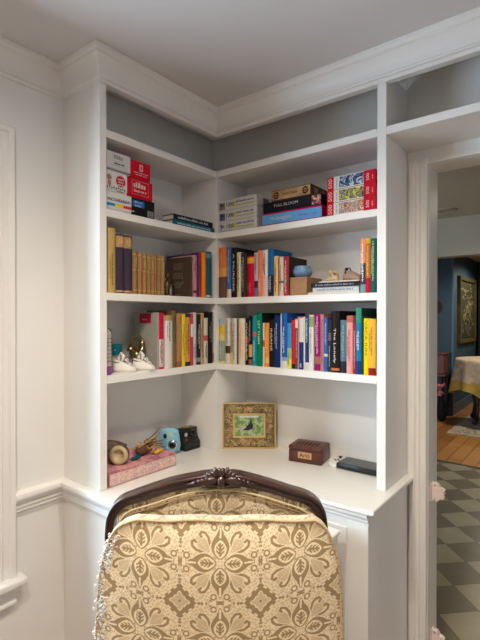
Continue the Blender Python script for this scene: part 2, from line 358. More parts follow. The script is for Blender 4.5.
# ------------------------------------------------------------------ books
BOOKS = [
 ('LA', -0.584, -0.55, 0.2374, 0.17, (0.52, 0.36, 0.12), (), ('-', (0.2, 0.12, 0.04), 0.12, 0.6), 'tall mustard-tan hardback against the left end of the bookcase'),
 ('LA', -0.546, -0.51, 0.2194, 0.15, (0.05, 0.035, 0.06), ((0.78, 0.97, (0.5, 0.3, 0.13)), (0.02, 0.05, (0.5, 0.3, 0.13))), ('-', (0.75, 0.55, 0.2), 0.82, 0.94), 'dark plum volume with gold label, next to the mustard-tan hardback'),
 ('LA', -0.508, -0.47, 0.2194, 0.15, (0.05, 0.035, 0.06), ((0.78, 0.97, (0.44, 0.27, 0.13)), (0.02, 0.05, (0.55, 0.3, 0.13))), ('-', (0.85, 0.65, 0.2), 0.82, 0.94), 'dark plum volume with gold label, next to the small brown leather set'),
 ('LA', -0.469, -0.447, 0.1674, 0.1, (0.3, 0.165, 0.07), ((0.9, 0.93, (0.5, 0.33, 0.12)), (0.55, 0.57, (0.5, 0.33, 0.12)), (0.08, 0.1, (0.5, 0.33, 0.12))), ('-', (0.6, 0.42, 0.16), 0.6, 0.85), 'leftmost of the eight small brown leather volumes'),
 ('LA', -0.445, -0.425, 0.1654, 0.1, (0.32999999999999996, 0.18, 0.07), ((0.9, 0.93, (0.5, 0.33, 0.12)), (0.55, 0.57, (0.5, 0.33, 0.12)), (0.08, 0.1, (0.5, 0.33, 0.12))), ('-', (0.6, 0.42, 0.16), 0.6, 0.85), 'second from the left of the eight small brown leather volumes'),
 ('LA', -0.423, -0.402, 0.1614, 0.1, (0.36, 0.165, 0.07), ((0.9, 0.93, (0.5, 0.33, 0.12)), (0.55, 0.57, (0.5, 0.33, 0.12)), (0.08, 0.1, (0.5, 0.33, 0.12))), ('-', (0.6, 0.42, 0.16), 0.6, 0.85), 'third from the left of the eight small brown leather volumes'),
 ('LA', -0.4, -0.383, 0.1594, 0.1, (0.3, 0.18, 0.07), ((0.9, 0.93, (0.5, 0.33, 0.12)), (0.55, 0.57, (0.5, 0.33, 0.12)), (0.08, 0.1, (0.5, 0.33, 0.12))), ('-', (0.6, 0.42, 0.16), 0.6, 0.85), 'fourth from the left of the eight small brown leather volumes'),
 ('LA', -0.381, -0.363, 0.1604, 0.1, (0.32999999999999996, 0.165, 0.07), ((0.9, 0.93, (0.5, 0.33, 0.12)), (0.55, 0.57, (0.5, 0.33, 0.12)), (0.08, 0.1, (0.5, 0.33, 0.12))), ('-', (0.6, 0.42, 0.16), 0.6, 0.85), 'fifth from the left of the eight small brown leather volumes'),
 ('LA', -0.362, -0.348, 0.1594, 0.1, (0.36, 0.18, 0.07), ((0.9, 0.93, (0.5, 0.33, 0.12)), (0.55, 0.57, (0.5, 0.33, 0.12)), (0.08, 0.1, (0.5, 0.33, 0.12))), ('-', (0.6, 0.42, 0.16), 0.6, 0.85), 'sixth from the left of the eight small brown leather volumes'),
 ('LA', -0.346, -0.33, 0.1594, 0.1, (0.3, 0.165, 0.07), ((0.9, 0.93, (0.5, 0.33, 0.12)), (0.55, 0.57, (0.5, 0.33, 0.12)), (0.08, 0.1, (0.5, 0.33, 0.12))), ('-', (0.6, 0.42, 0.16), 0.6, 0.85), 'seventh from the left of the eight small brown leather volumes'),
 ('LA', -0.329, -0.306, 0.1614, 0.1, (0.32999999999999996, 0.18, 0.07), ((0.9, 0.93, (0.5, 0.33, 0.12)), (0.55, 0.57, (0.5, 0.33, 0.12)), (0.08, 0.1, (0.5, 0.33, 0.12))), ('-', (0.6, 0.42, 0.16), 0.6, 0.85), 'rightmost of the eight small brown leather volumes'),
 ('LA', -0.157, -0.145, 0.1774, 0.145, (0.085, 0.055, 0.035), (), None, 'brown hardback whose patterned front cover faces the gold figurine'),
 ('LA', -0.144, -0.136, 0.1814, 0.15, (0.75, 0.62, 0.45), (), None, 'thin cream book between the brown hardback and the pink book'),
 ('LA', -0.1354, -0.111, 0.1864, 0.14, (0.62, 0.25, 0.29), ((0.1, 0.16, (0.12, 0.02, 0.03)),), ('-', (0.35, 0.08, 0.12), 0.5, 0.9), 'dusty pink paperback with a dark mark near its foot'),
 ('LA', -0.11, -0.104, 0.1984, 0.2, (0.03, 0.06, 0.2), (), None, 'thin navy book rising above the pink paperback'),
 ('LA', -0.103, -0.083, 0.2014, 0.13, (0.55, 0.03, 0.04), (), ('-', (0.3, 0.02, 0.02), 0.3, 0.8), 'bright red paperback between navy and orange books'),
 ('LA', -0.082, -0.058, 0.2044, 0.13, (0.86, 0.27, 0.02), (), ('-', (0.9, 0.5, 0.1), 0.4, 0.8), 'orange paperback beside the dark teal book at shelf end'),
 ('LA', -0.057, -0.021, 0.2104, 0.15, (0.025, 0.1, 0.14), ((0.86, 0.95, (0.12, 0.28, 0.34)), (0.02, 0.05, (0.6, 0.6, 0.55))), None, 'dark teal hardback at the right end of the left wing'),
 ('LB', -0.346, -0.338, 0.2316, 0.15, (0.4, 0.38, 0.35), (), None, 'large pale grey hardback with a red label, face towards the brass sculpture'),
 ('LB', -0.337, -0.314, 0.2296, 0.14, (0.7, 0.6, 0.55), ((0.53, 1, (0.55, 0.01, 0.05)), (0.0, 0.04, (0.6, 0.02, 0.05))), ('-', (0.25, 0.1, 0.1), 0.1, 0.5), 'white book with red upper spine beside the pale grey hardback'),
 ('LB', -0.3134, -0.306, 0.2216, 0.13, (0.75, 0.3, 0.33), (), None, 'thin pink book between red-and-white book and thick white book'),
 ('LB', -0.305, -0.264, 0.2196, 0.14, (0.75, 0.7, 0.66), ((0.9, 1, (0.5, 0.28, 0.1)),), ('-', (0.03, 0.03, 0.03), 0.5, 0.88), 'thick white paperback with black title and tan top edge'),
 ('LB', -0.263, -0.239, 0.2406, 0.16, (0.2, 0.13, 0.06), ((0.45, 0.9, (0.12, 0.12, 0.05)),), None, 'mottled olive-brown book, tallest of the lower left row'),
 ('LB', -0.238, -0.209, 0.2286, 0.14, (0.42, 0.2, 0.09), ((0.0, 0.1, (0.3, 0.1, 0.05)),), ('-', (0.6, 0.4, 0.2), 0.2, 0.8), 'copper brown paperback left of the yellow one'),
 ('LB', -0.2084, -0.188, 0.2266, 0.13, (0.85, 0.66, 0.01), (), ('-', (0.3, 0.25, 0.02), 0.2, 0.8), 'narrow bright yellow paperback in the lower left row'),
 ('LB', -0.187, -0.153, 0.2276, 0.14, (0.03, 0.03, 0.06), ((0.08, 0.93, (0.65, 0.32, 0.1)),), ('-', (0.15, 0.05, 0.04), 0.2, 0.8), 'dark-edged paperback with orange spine strip beside the yellow one'),
 ('LB', -0.1524, -0.14, 0.2286, 0.14, (0.55, 0.06, 0.06), ((0.55, 0.8, (0.75, 0.7, 0.68)),), None, 'thin red and white book left of the lilac-white paperback'),
 ('LB', -0.1394, -0.115, 0.2326, 0.14, (0.66, 0.62, 0.68), (), ('-', (0.15, 0.1, 0.2), 0.1, 0.4), 'lilac-white paperback between red and black books, lower left row'),
 ('LB', -0.114, -0.089, 0.2266, 0.14, (0.02, 0.02, 0.02), ((0.05, 0.14, (0.25, 0.25, 0.2)),), ('-', (0.5, 0.5, 0.45), 0.3, 0.8), 'black paperback with pale title beside the lilac-white one'),
 ('LB', -0.0884, -0.066, 0.2316, 0.13, (0.55, 0.36, 0.2), ((0.87, 1, (0.6, 0.3, 0.1)),), ('-', (0.15, 0.08, 0.05), 0.1, 0.85), 'tan paperback with orange top in the lower left row'),
 ('LB', -0.065, -0.042, 0.2086, 0.13, (0.7, 0.64, 0.52), ((0.5, 0.62, (0.6, 0.1, 0.1)),), ('-', (0.1, 0.1, 0.1), 0.1, 0.45), 'short cream paperback with red spot beside the tan one'),
 ('LB', -0.041, -0.009, 0.2366, 0.14, (0.015, 0.015, 0.018), (), ('-', (0.3, 0.3, 0.3), 0.4, 0.8), 'plain black hardback near the right end of the lower left row'),
 ('LB', -0.008, -0.001, 0.2386, 0.14, (0.6, 0.55, 0.52), ((0.03, 0.2, (0.35, 0.15, 0.12)),), ('-', (0.15, 0.12, 0.12), 0.3, 0.9), 'slim whitish book at the right end of the lower left row'),
 ('RA', 0.001, 0.047, 0.2314, 0.15, (0.78, 0.2, 0.05), ((0, 0.42, (0.16, 0.08, 0.05)), (0.42, 0.6, (0.8, 0.35, 0.08))), ('-', (0.85, 0.4, 0.15), 0.6, 0.9), 'thick sunset-orange hardback at the left end of the middle shelf'),
 ('RA', 0.052, 0.076, 0.2294, 0.15, (0.06, 0.15, 0.42), ((0, 0.17, (0.7, 0.66, 0.58)),), ('-', (0.35, 0.5, 0.75), 0.3, 0.95), 'blue book with white foot beside the sunset-orange hardback'),
 ('RA', 0.078, 0.108, 0.2254, 0.2, (0.012, 0.012, 0.014), (), ('A MURDER', (0.75, 0.72, 0.65), 0.12, 0.88), 'black hardback with white letters, tallest in the middle shelf group'),
 ('RA', 0.109, 0.131, 0.2024, 0.14, (0.78, 0.68, 0.42), (), ('-', (0.3, 0.2, 0.08), 0.1, 0.9), 'cream book right of the black hardback with white letters'),
 ('RA', 0.133, 0.162, 0.1974, 0.14, (0.03, 0.03, 0.035), (), ('-', (0.45, 0.45, 0.45), 0.1, 0.9), 'charcoal book with grey script between cream and crimson books'),
 ('RA', 0.164, 0.204, 0.1804, 0.14, (0.6, 0.008, 0.03), ((0.82, 0.96, (0.88, 0.42, 0.02)),), ('-', (0.75, 0.2, 0.2), 0.1, 0.35), 'thick crimson book with a yellow band at its top'),
 ('RA', 0.205, 0.225, 0.1934, 0.14, (0.5, 0.5, 0.58), ((0, 0.2, (0.15, 0.18, 0.42)), (0.2, 0.36, (0.04, 0.04, 0.08))), ('-', (0.15, 0.15, 0.3), 0.5, 0.95), 'pale lilac book with dark blue foot beside the crimson one'),
 ('RA', 0.226, 0.25, 0.2004, 0.14, (0.85, 0.22, 0.09), (), ('-', (0.9, 0.55, 0.4), 0.1, 0.4), 'coral orange paperback left of the white one on middle shelf'),
 ('RA', 0.251, 0.277, 0.1994, 0.14, (0.78, 0.72, 0.7), ((0, 0.45, (0.72, 0.55, 0.56)),), ('-', (0.05, 0.04, 0.05), 0.45, 0.92), 'white paperback with dark title and pinkish lower half'),
 ('RA', 0.279, 0.305, 0.2014, 0.15, (0.015, 0.14, 0.38), ((0, 0.45, (0.01, 0.02, 0.06)),), ('-', (0.6, 0.65, 0.7), 0.08, 0.42), 'deep blue book fading to navy beside the white paperback'),
 ('RA', 0.307, 0.329, 0.1694, 0.14, (0.82, 0.55, 0.22), (), ('-', (0.45, 0.15, 0.05), 0.1, 0.8), 'golden yellow paperback right of the deep blue book'),
 ('RA', 0.3296, 0.334, 0.1604, 0.14, (0.04, 0.02, 0.02), (), None, 'very thin dark book beside the golden yellow paperback'),
 ('RA', 0.335, 0.355, 0.1634, 0.14, (0.78, 0.6, 0.52), ((0.33, 0.38, (0.1, 0.08, 0.1)),), ('-', (0.4, 0.25, 0.22), 0.1, 0.8), 'pale pink paperback left of the red one by the cardboard box'),
 ('RA', 0.356, 0.38, 0.1634, 0.15, (0.03, 0.025, 0.02), ((0.42, 1, (0.42, 0.03, 0.04)), (0, 0.3, (0.42, 0.03, 0.04)), (0.3, 0.42, (0.12, 0.08, 0.08))), ('-', (0.8, 0.6, 0.5), 0.05, 0.9), 'dark red book leaning its side to the cardboard box'),
 ('RA', 0.693, 0.713, 0.2014, 0.14, (0.85, 0.3, 0.16), ((0, 0.16, (0.18, 0.34, 0.38)), (0.16, 0.55, (0.06, 0.05, 0.07))), ('-', (0.9, 0.85, 0.8), 0.2, 0.9), 'coral book with dark lower half, left of three at shelf end'),
 ('RA', 0.714, 0.733, 0.2014, 0.14, (0.5, 0.17, 0.03), ((0, 0.27, (0.5, 0.01, 0.03)), (0.9, 1, (0.7, 0.4, 0.03))), ('-', (0.8, 0.5, 0.1), 0.3, 0.85), 'orange-brown book with red foot, between coral and green books'),
 ('RA', 0.735, 0.754, 0.1974, 0.14, (0.008, 0.12, 0.1), (), ('-', (0.5, 0.55, 0.25), 0.2, 0.95), 'dark green book against the right end of the middle shelf'),
 ('RB', 0.001, 0.036, 0.2066, 0.14, (0.72, 0.62, 0.25), ((0.62, 0.85, (0.8, 0.55, 0.07)), (0.85, 1, (0.35, 0.5, 0.6)), (0.05, 0.5, (0.3, 0.38, 0.33))), ('-', (0.75, 0.72, 0.5), 0.1, 0.5), 'yellow and sea-green book at the left end of the long row'),
 ('RB', 0.038, 0.066, 0.2066, 0.14, (0.74, 0.7, 0.63), ((0.22, 0.39, (0.11, 0.05, 0.03)),), ('-', (0.2, 0.18, 0.15), 0.42, 0.95), 'white book with brown block low on its spine'),
 ('RB', 0.067, 0.08, 0.1856, 0.13, (0.4, 0.33, 0.24), ((0, 0.28, (0.85, 0.62, 0.04)),), None, 'short greyish tan book with yellow foot in the long row'),
 ('RB', 0.0806, 0.108, 0.2076, 0.14, (0.66, 0.63, 0.57), (), ('-', (0.35, 0.2, 0.15), 0.1, 0.9), 'off-white book beside the short tan book with yellow foot'),
 ('RB', 0.109, 0.116, 0.2046, 0.14, (0.09, 0.09, 0.09), (), None, 'thin charcoal book between the off-white and cream books'),
 ('RB', 0.118, 0.154, 0.2066, 0.14, (0.8, 0.62, 0.44), ((0, 0.1, (0.75, 0.7, 0.55)), (0.9, 1, (0.78, 0.72, 0.58))), ('-', (0.75, 0.45, 0.3), 0.15, 0.8), 'peach cream book left of two black ones in the long row'),
 ('RB', 0.155, 0.175, 0.2086, 0.14, (0.015, 0.013, 0.013), ((0.46, 0.6, (0.42, 0.06, 0.07)),), ('-', (0.65, 0.62, 0.58), 0.1, 0.9), 'black book with red patch mid spine in the long row'),
 ('RB', 0.176, 0.193, 0.2176, 0.14, (0.015, 0.013, 0.013), ((0.17, 0.42, (0.7, 0.38, 0.12)), (0, 0.12, (0.3, 0.12, 0.1))), ('-', (0.4, 0.4, 0.4), 0.5, 0.9), 'black book with orange patch low on its spine'),
 ('RB', 0.194, 0.218, 0.2196, 0.14, (0.01, 0.32, 0.42), ((0.58, 0.66, (0.6, 0.15, 0.12)),), ('-', (0.5, 0.75, 0.8), 0.1, 0.5), 'turquoise book left of the green one in the long row'),
 ('RB', 0.221, 0.248, 0.2306, 0.15, (0.012, 0.02, 0.018), ((0, 1, (0.0, 0.22, 0.1)),), ('LET THEM', (0.8, 0.85, 0.75), 0.42, 0.85), 'green hardback with white capital letters in the long row'),
 ('RB', 0.249, 0.258, 0.1876, 0.13, (0.75, 0.68, 0.62), ((0.45, 0.6, (0.6, 0.1, 0.05)),), None, 'thin white and red booklet left of the orange paperback'),
 ('RB', 0.259, 0.283, 0.1876, 0.12, (0.84, 0.3, 0.04), ((0.08, 0.22, (0.86, 0.5, 0.1)),), ('-', (0.88, 0.6, 0.25), 0.3, 0.9), 'plain orange paperback in the long row'),
 ('RB', 0.284, 0.309, 0.2006, 0.14, (0.012, 0.012, 0.016), (), ('INSANE', (0.78, 0.76, 0.62), 0.35, 0.82), 'black paperback with pale capitals left of the navy book'),
 ('RB', 0.31, 0.339, 0.2196, 0.14, (0.01, 0.03, 0.15), (), ('-', (0.4, 0.45, 0.6), 0.35, 0.85), 'wide navy book with faint lettering in the long row'),
 ('RB', 0.34, 0.345, 0.2236, 0.14, (0.72, 0.72, 0.72), (), None, 'very thin white booklet between navy and royal blue books'),
 ('RB', 0.3456, 0.372, 0.2296, 0.15, (0.02, 0.12, 0.48), ((0, 0.13, (0.72, 0.74, 0.74)), (0.13, 0.2, (0.3, 0.4, 0.65))), ('-', (0.6, 0.68, 0.8), 0.25, 0.75), 'royal blue book with white foot in the long row'),
 ('RB', 0.374, 0.394, 0.1886, 0.13, (0.05, 0.3, 0.6), ((0, 0.22, (0.85, 0.78, 0.08)), (0.22, 0.45, (0.3, 0.55, 0.25))), ('-', (0.1, 0.3, 0.35), 0.05, 0.35), 'blue book fading through green to yellow at its foot'),
 ('RB', 0.395, 0.411, 0.2006, 0.13, (0.75, 0.015, 0.025), ((0, 0.1, (0.03, 0.02, 0.03)),), ('-', (0.45, 0.02, 0.02), 0.2, 0.9), 'narrow bright red book in the long row'),
 ('RB', 0.412, 0.427, 0.2096, 0.13, (0.1, 0.09, 0.08), ((0.8, 0.97, (0.72, 0.7, 0.66)),), ('-', (0.5, 0.48, 0.42), 0.2, 0.75), 'dark grey book with white top label beside the narrow red one'),
 ('RB', 0.4276, 0.432, 0.2156, 0.13, (0.75, 0.25, 0.3), (), None, 'very thin pink book left of the white and navy one'),
 ('RB', 0.4326, 0.452, 0.2096, 0.14, (0.74, 0.7, 0.66), ((0, 0.53, (0.01, 0.04, 0.2)),), ('-', (0.5, 0.55, 0.65), 0.03, 0.12), 'book with white upper and navy lower spine'),
 ('RB', 0.453, 0.46, 0.2136, 0.13, (0.72, 0.66, 0.55), (), None, 'thin cream book between two navy spines'),
 ('RB', 0.461, 0.479, 0.2176, 0.14, (0.02, 0.05, 0.17), ((0, 0.14, (0.72, 0.7, 0.66)),), ('-', (0.5, 0.6, 0.65), 0.5, 0.95), 'navy book with white foot in the long row'),
 ('RB', 0.48, 0.5, 0.2216, 0.14, (0.78, 0.76, 0.7), ((0.78, 0.97, (0.32, 0.4, 0.18)),), ('-', (0.3, 0.35, 0.2), 0.3, 0.75), 'white book with olive green patch at its top'),
 ('RB', 0.501, 0.529, 0.2256, 0.15, (0.3, 0.01, 0.14), ((0.12, 0.25, (0.42, 0.15, 0.12)),), ('-', (0.75, 0.5, 0.6), 0.3, 0.95), 'wide magenta book in the long row'),
 ('RB', 0.53, 0.544, 0.2246, 0.14, (0.5, 0.22, 0.2), (), ('-', (0.2, 0.06, 0.25), 0.1, 0.9), 'salmon book with purple marks beside the magenta one'),
 ('RB', 0.545, 0.56, 0.2096, 0.13, (0.04, 0.13, 0.42), ((0.28, 0.33, (0.7, 0.7, 0.6)),), ('-', (0.6, 0.65, 0.7), 0.5, 0.9), 'mid blue book right of the salmon one'),
 ('RB', 0.561, 0.575, 0.2016, 0.13, (0.03, 0.035, 0.04), ((0.6, 0.75, (0.2, 0.12, 0.12)),), ('-', (0.4, 0.42, 0.38), 0.1, 0.5), 'slim charcoal book left of the widest black book'),
 ('RB', 0.5756, 0.61, 0.2366, 0.18, (0.02, 0.014, 0.012), ((0.03, 0.07, (0.6, 0.2, 0.08)),), ('The Lonely', (0.72, 0.7, 0.68), 0.15, 0.72), 'widest black hardback with white title and orange foot mark'),
 ('RB', 0.613, 0.639, 0.2016, 0.13, (0.1, 0.2, 0.26), ((0, 0.22, (0.02, 0.03, 0.05)),), ('-', (0.3, 0.42, 0.45), 0.3, 0.9), 'slate blue book between the widest black one and pink one'),
 ('RB', 0.641, 0.665, 0.2186, 0.14, (0.78, 0.36, 0.34), ((0.88, 1, (0.55, 0.14, 0.1)),), ('-', (0.5, 0.12, 0.12), 0.2, 0.75), 'salmon pink book with brick red top'),
 ('RB', 0.666, 0.676, 0.1906, 0.13, (0.38, 0.02, 0.04), (), ('-', (0.8, 0.7, 0.7), 0.1, 0.85), 'slim dark red book right of the salmon pink one'),
 ('RB', 0.677, 0.698, 0.2466, 0.15, (0.012, 0.06, 0.04), ((0.2, 0.78, (0.01, 0.2, 0.42)), (0, 0.2, (0.01, 0.05, 0.22)), (0.78, 1, (0.04, 0.28, 0.2))), ('-', (0.6, 0.7, 0.75), 0.35, 0.65), 'tall blue book with green top, tallest in the long row'),
 ('RB', 0.6986, 0.705, 0.2166, 0.14, (0.015, 0.06, 0.03), (), None, 'thin dark green book left of the yellow one'),
 ('RB', 0.7056, 0.725, 0.2076, 0.14, (0.9, 0.7, 0.005), (), ('VACA-IUN', (0.15, 0.12, 0.02), 0.35, 0.95), 'lemon yellow book with dark capitals near the right end'),
 ('RB', 0.726, 0.753, 0.2056, 0.14, (0.85, 0.48, 0.05), ((0, 0.13, (0.28, 0.01, 0.02)),), ('-', (0.4, 0.2, 0.05), 0.35, 0.85), 'amber book with maroon foot at the right end'),
]

ZS = {'LA': SH[2][1], 'LB': SH[3][1], 'RA': SH[2][1], 'RB': SH[3][1]}
GR = {'LA': 'books on the left wing shelf with the leather set', 'LB': 'books on the lower left shelf beside the brass sculpture', 'RA': 'books on the right wing middle shelf', 'RB': 'books in the long row on the lower right shelf'}
rb = random.Random(3)
roots = {}
for row, w0, w1, h, dep, col, bands, txt, label in BOOKS:
    wdt = w1-w0
    off = rb.uniform(0, .008)
    if row[0] == 'L': t = thing('book', label, 'book', (-.012-off, (w0+w1)/2, ZS[row]+.0004), PI/2, GR[row])
    else: t = thing('book', label, 'book', ((w0+w1)/2, .012+off, ZS[row]+.0004), 0, GR[row])
    roots[label] = t
    m = MB(); cols = [col]; th = min(.0022, wdt*.22); x0, x1 = -wdt/2, wdt/2
    cuts = sorted({0, 1, *[b[0] for b in bands], *[b[1] for b in bands]})
    rnd_ = min(.009, wdt*(.38 if dep == .10 or 'plum' in label else .16))
    def cap(x0, x1, n=6):   # slightly rounded spine outline (plan)
        return [(x0+(x1-x0)*i/n, -rnd_*math.sin(PI*i/n)) for i in range(n+1)]
    for a, b in zip(cuts[:-1], cuts[1:]):
        c = col
        for f0, f1, cc in bands:
            if f0 <= (a+b)/2 < f1: c = cc
        if c not in cols: cols.append(c)
        m.mi = cols.index(c)
        m.prism(cap(x0, x1)+[(x1, .003), (x0, .003)], a*h, b*h)
    m.mi = 0
    m.box(x0, x0+th, .003, dep, 0, h); m.box(x1-th, x1, .003, dep, 0, h)
    m.build('cover', [cmat(c, .42) for c in cols], t)
    m = MB(); m.box(x0+th, x1-th, .0031, dep-.003, .002, h-.003); m.build('pages', PAGES, t)
    if txt:
        body, tc_, f0, f1 = txt
        L = (f1-f0)*h; zc = (f0+f1)/2*h
        M = T(0, -rnd_*1.0-.0002, zc) @ DOWN
        if body == '-':
            m = MB(); H = min(wdt*.28, .0062)
            dashes(m, L, H, M, rb)
            if wdt > .016: dashes(m, L*.6, H*.6, T(-wdt*.27, .0012-0.0005, 0) @ M, rb)
            m.build('lettering', cmat(tc_, .5), t)
        else: text_part(body, min(wdt*.62, .013), cmat(tc_, .5), t, M, width=L)

def side_print(label, rects, dsh, name='cover_print'):
    """print on the left-hand cover (facing the book's -x side)"""
# cover details of the two books whose fronts face the camera
bk = roots['large pale grey hardback with a red label, face towards the brass sculpture']
w = .004
SIDE = Matrix(((0, 0, -1, 0), (-1, 0, 0, 0), (0, 1, 0, 0), (0, 0, 0, 1)))      # text x -> -y (towards the spine), faces -x
hw = [(b[2]-b[1])/2 for b in BOOKS if b[-1] == bk['label']][0]
m = MB(); m.box(-.036, .036, -.020, .020, 0, .0005, M=T(-hw-.0001, .075, .207) @ SIDE); lb = m.build('cover_label', cmat((.50, .015, .06), .5), bk, label='crimson label on the pale grey cover')
m = MB(); dashes(m, .036, .007, T(-hw-.0007, .075, .203) @ SIDE, rb); m.build('lettering', cmat((.7, .4, .4)), bk)
bk = roots['brown hardback whose patterned front cover faces the gold figurine']
hw = [(b[2]-b[1])/2 for b in BOOKS if b[-1] == bk['label']][0]
m = MB()
for zz, ww in ((.150, (.05, .058, .062, .054)), (.108, (.062, .066, .066, .06)), (.066, (.07, .06, .045, .03))):
    for i, q in enumerate(ww): dashes(m, q, .006, T(-hw-.0001, .078, zz-i*.0075) @ SIDE, rb)
dashes(m, .03, .004, T(-hw-.0001, .078, .012) @ SIDE, rb)
m.build('lettering', cmat((.20, .16, .12)), bk)
# two large books standing behind the row on the lower right shelf
for x0, x1, col, lab in ((.690, .718, (.02, .13, .09), 'dark green book standing behind the yellow one on lower right shelf'), (.7205, .7615, (.17, .05, .02), 'rust brown book standing behind the amber one on lower right shelf')):
    t = thing('book', lab, 'book', ((x0+x1)/2, .172, SH[3][1]+.0004), 0, 'books standing behind the long row')
    hw = (x1-x0)/2; m = MB(); m.box(-hw, hw, 0, .003, 0, .228, bev=.0006); m.box(-hw, hw, .022, .025, 0, .228, bev=.0006); m.box(hw-.003, hw, .003, .022, 0, .228); m.build('cover', cmat(col), t)
    m = MB(); m.box(-hw+.003, hw-.0031, .0031, .0219, .003, .225); m.build('pages', PAGES, t)

# ------------------------------------------------------------------ boxes of games and puzzles
def gbox(name, label, cat, row, w0, w1, z0, z1, dep, col, group=None, sidecol=None, off=.012, lid=True, tilt=0):
    wdt, h = w1-w0, z1-z0
    if row == 'L': t = thing(name, label, cat, (-off, (w0+w1)/2, z0), PI/2+tilt, group)
    else: t = thing(name, label, cat, ((w0+w1)/2, off, z0), tilt, group)
    m = MB(); m.box(-wdt/2, wdt/2, 0, dep, h*.12, h, bev=.0012); m.build('lid', cmat(col, .4), t)
    m = MB(); m.box(-wdt/2+.0015, wdt/2-.0015, .0015, dep-.0015, .0002, h*.12); m.build('tray', cmat(tuple(c*.85 for c in col), .6), t)
    return t, wdt, h
def panel(t, x0, x1, z0, z1, m_, name='printed_panel', y=-.0004, label=None):
    m = MB(); m.box(x0, x1, y, y+.0006, z0, z1); return m.build(name, m_, t, label=label)
def ftext(t, s, x, z, size, col, width=None, M=None): return text_part(s, size, cmat(col), t, T(x, -.0009, z) @ (M or FRONT), width=width)
def fdash(t, x, z, L, H, col, n=1, M=None, name='lettering', y=-.0006):
    m = MB()
    for i in range(n): dashes(m, L*(1 if i % 2 == 0 else .8), H, T(x, y, z-i*H*1.7) @ (M or FRONT), rb)
    return m.build(name, cmat(col), t)
zs = SH[1][1]+.0003
GG = 'party game boxes stacked on the upper left shelf'
WH = (.72, .70, .68); RD = (.62, .008, .025); BK = (.012, .012, .016)
t, w, h = gbox('game_box', 'white box with red, yellow and blue strip, lowest of white game boxes', 'game box', 'L', -.590, -.477, zs, 1.8375, .17, WH, GG)
ftext(t, 'INCOHEARENT', 0, .042, .016, (.02, .02, .02), width=.102)
panel(t, -.056, -.020, .018, .029, cmat((.02, .30, .62))); panel(t, -.019, .017, .018, .029, cmat((.85, .62, .02))); panel(t, .018, .055, .018, .029, cmat((.7, .03, .04)))
t, w, h = gbox('game_box', 'white box with red round badge, middle of white game boxes', 'game box', 'L', -.590, -.4975, 1.838, 1.9145, .17, WH, GG)
m = MB(); m.lathe([(.021, 0), (.021, .0008), (.001, .0009)], 20, M=T(.016, -.0002, .045) @ FRONT); m.build('round_badge', cmat((.55, .04, .07)), t)
fdash(t, .016, .052, .028, .006, (.75, .55, .55), 3, y=-.0014)
m = MB(); m.box(-.040, -.026, -.0004, .0004, .022, .040); m.ball((-.034, 0, .052), (.011, .001, .011)); m.build('printed_face', cmat((.40, .22, .15)), t)
m = MB()
for i in range(9): m.box(-.044+i*.0095, -.039+i*.0095, -.0005, .0002, .012+.003*(i % 2), .018+.003*(i % 2))
m.build('checked_border', cmat((.03, .03, .03)), t); panel(t, .0, .030, .004, .009, cmat((.45, .25, .18)))
t, w, h = gbox('game_box', 'plain white box with small black title, topmost of white game boxes', 'game box', 'L', -.590, -.4815, 1.9151, 1.987, .17, (.66, .64, .62), GG)
fdash(t, .0, .054, .044, .014, (.33, .33, .34)); fdash(t, .002, .031, .044, .007, (.04, .04, .04)); fdash(t, 0, .022, .08, .0022, (.5, .48, .45)); panel(t, -.053, .053, .0035, .0055, cmat((.03, .03, .03))); panel(t, -.053, .053, .0095, .0105, cmat((.3, .3, .3)))
t, w, h = gbox('game_box', 'black box with blue print, under the two red game boxes', 'game box', 'L', -.4755, -.363, zs, 1.8375, .15, BK, GG)
panel(t, -.053, .004, .036, .060, cmat((.03, .14, .45))); fdash(t, -.024, .054, .046, .008, (.35, .5, .75), 2, y=-.001); panel(t, .020, .050, .006, .030, cmat((.33, .33, .33))); fdash(t, .035, .025, .024, .004, (.02, .02, .02), 3, y=-.001); fdash(t, -.048, .016, .012, .005, (.6, .6, .6))
t, w, h = gbox('game_box', 'red box with boxed white title, on the black game box', 'game box', 'L', -.4965, -.3735, 1.838, 1.9105, .16, RD, GG)
fdash(t, 0, .050, .066, .020, (.72, .55, .55)); fdash(t, 0, .028, .062, .010, (.72, .55, .55))
m = MB(); m.tube([(-.040, -.0005, .014), (.040, -.0005, .014), (.040, -.0005, .066), (-.040, -.0005, .066)], .0007, 4, closed=True); m.build('printed_border', cmat((.7, .45, .45)), t)
t, w, h = gbox('game_box', 'red box with small cream emblem, topmost of the red ones', 'game box', 'L', -.4795, -.384, 1.9112, 1.982, .16, RD, GG)
panel(t, -.007, .009, .034, .060, cmat((.72, .52, .45))); panel(t, -.002, .004, .040, .054, cmat(RD), y=-.0008); fdash(t, 0, .026, .07, .0045, (.75, .4, .4), 2)
GF = 'books lying flat on the upper left shelf'
def flatbook(row, label, w0, w1, z0, z1, dep, col, group, txtc, off=.01, cat='book', tilt=0):
    if row == 'L': t = thing('book', label, cat, (-off, (w0+w1)/2, z0), PI/2+tilt, group)
    else: t = thing('book', label, cat, ((w0+w1)/2, off, z0), tilt, group)
    w, h = w1-w0, z1-z0; th = min(.003, h*.22)
    m = MB(); m.box(-w/2, w/2, 0, dep, 0, th); m.box(-w/2, w/2, 0, dep, h-th, h); m.prism([(-w/2, 0)]+[(w/2, 0), (w/2, .003), (-w/2, .003)], th, h-th); m.build('cover', cmat(col), t)
    m = MB(); m.box(-w/2+.003, w/2-.003, .0031, dep-.004, th, h-th); m.build('pages', PAGES, t)
    if txtc: m = MB(); dashes(m, w*.8, h*.42, T(0, -.0003, h/2) @ FRONT, rb); m.build('lettering', cmat(txtc), t)
    return t
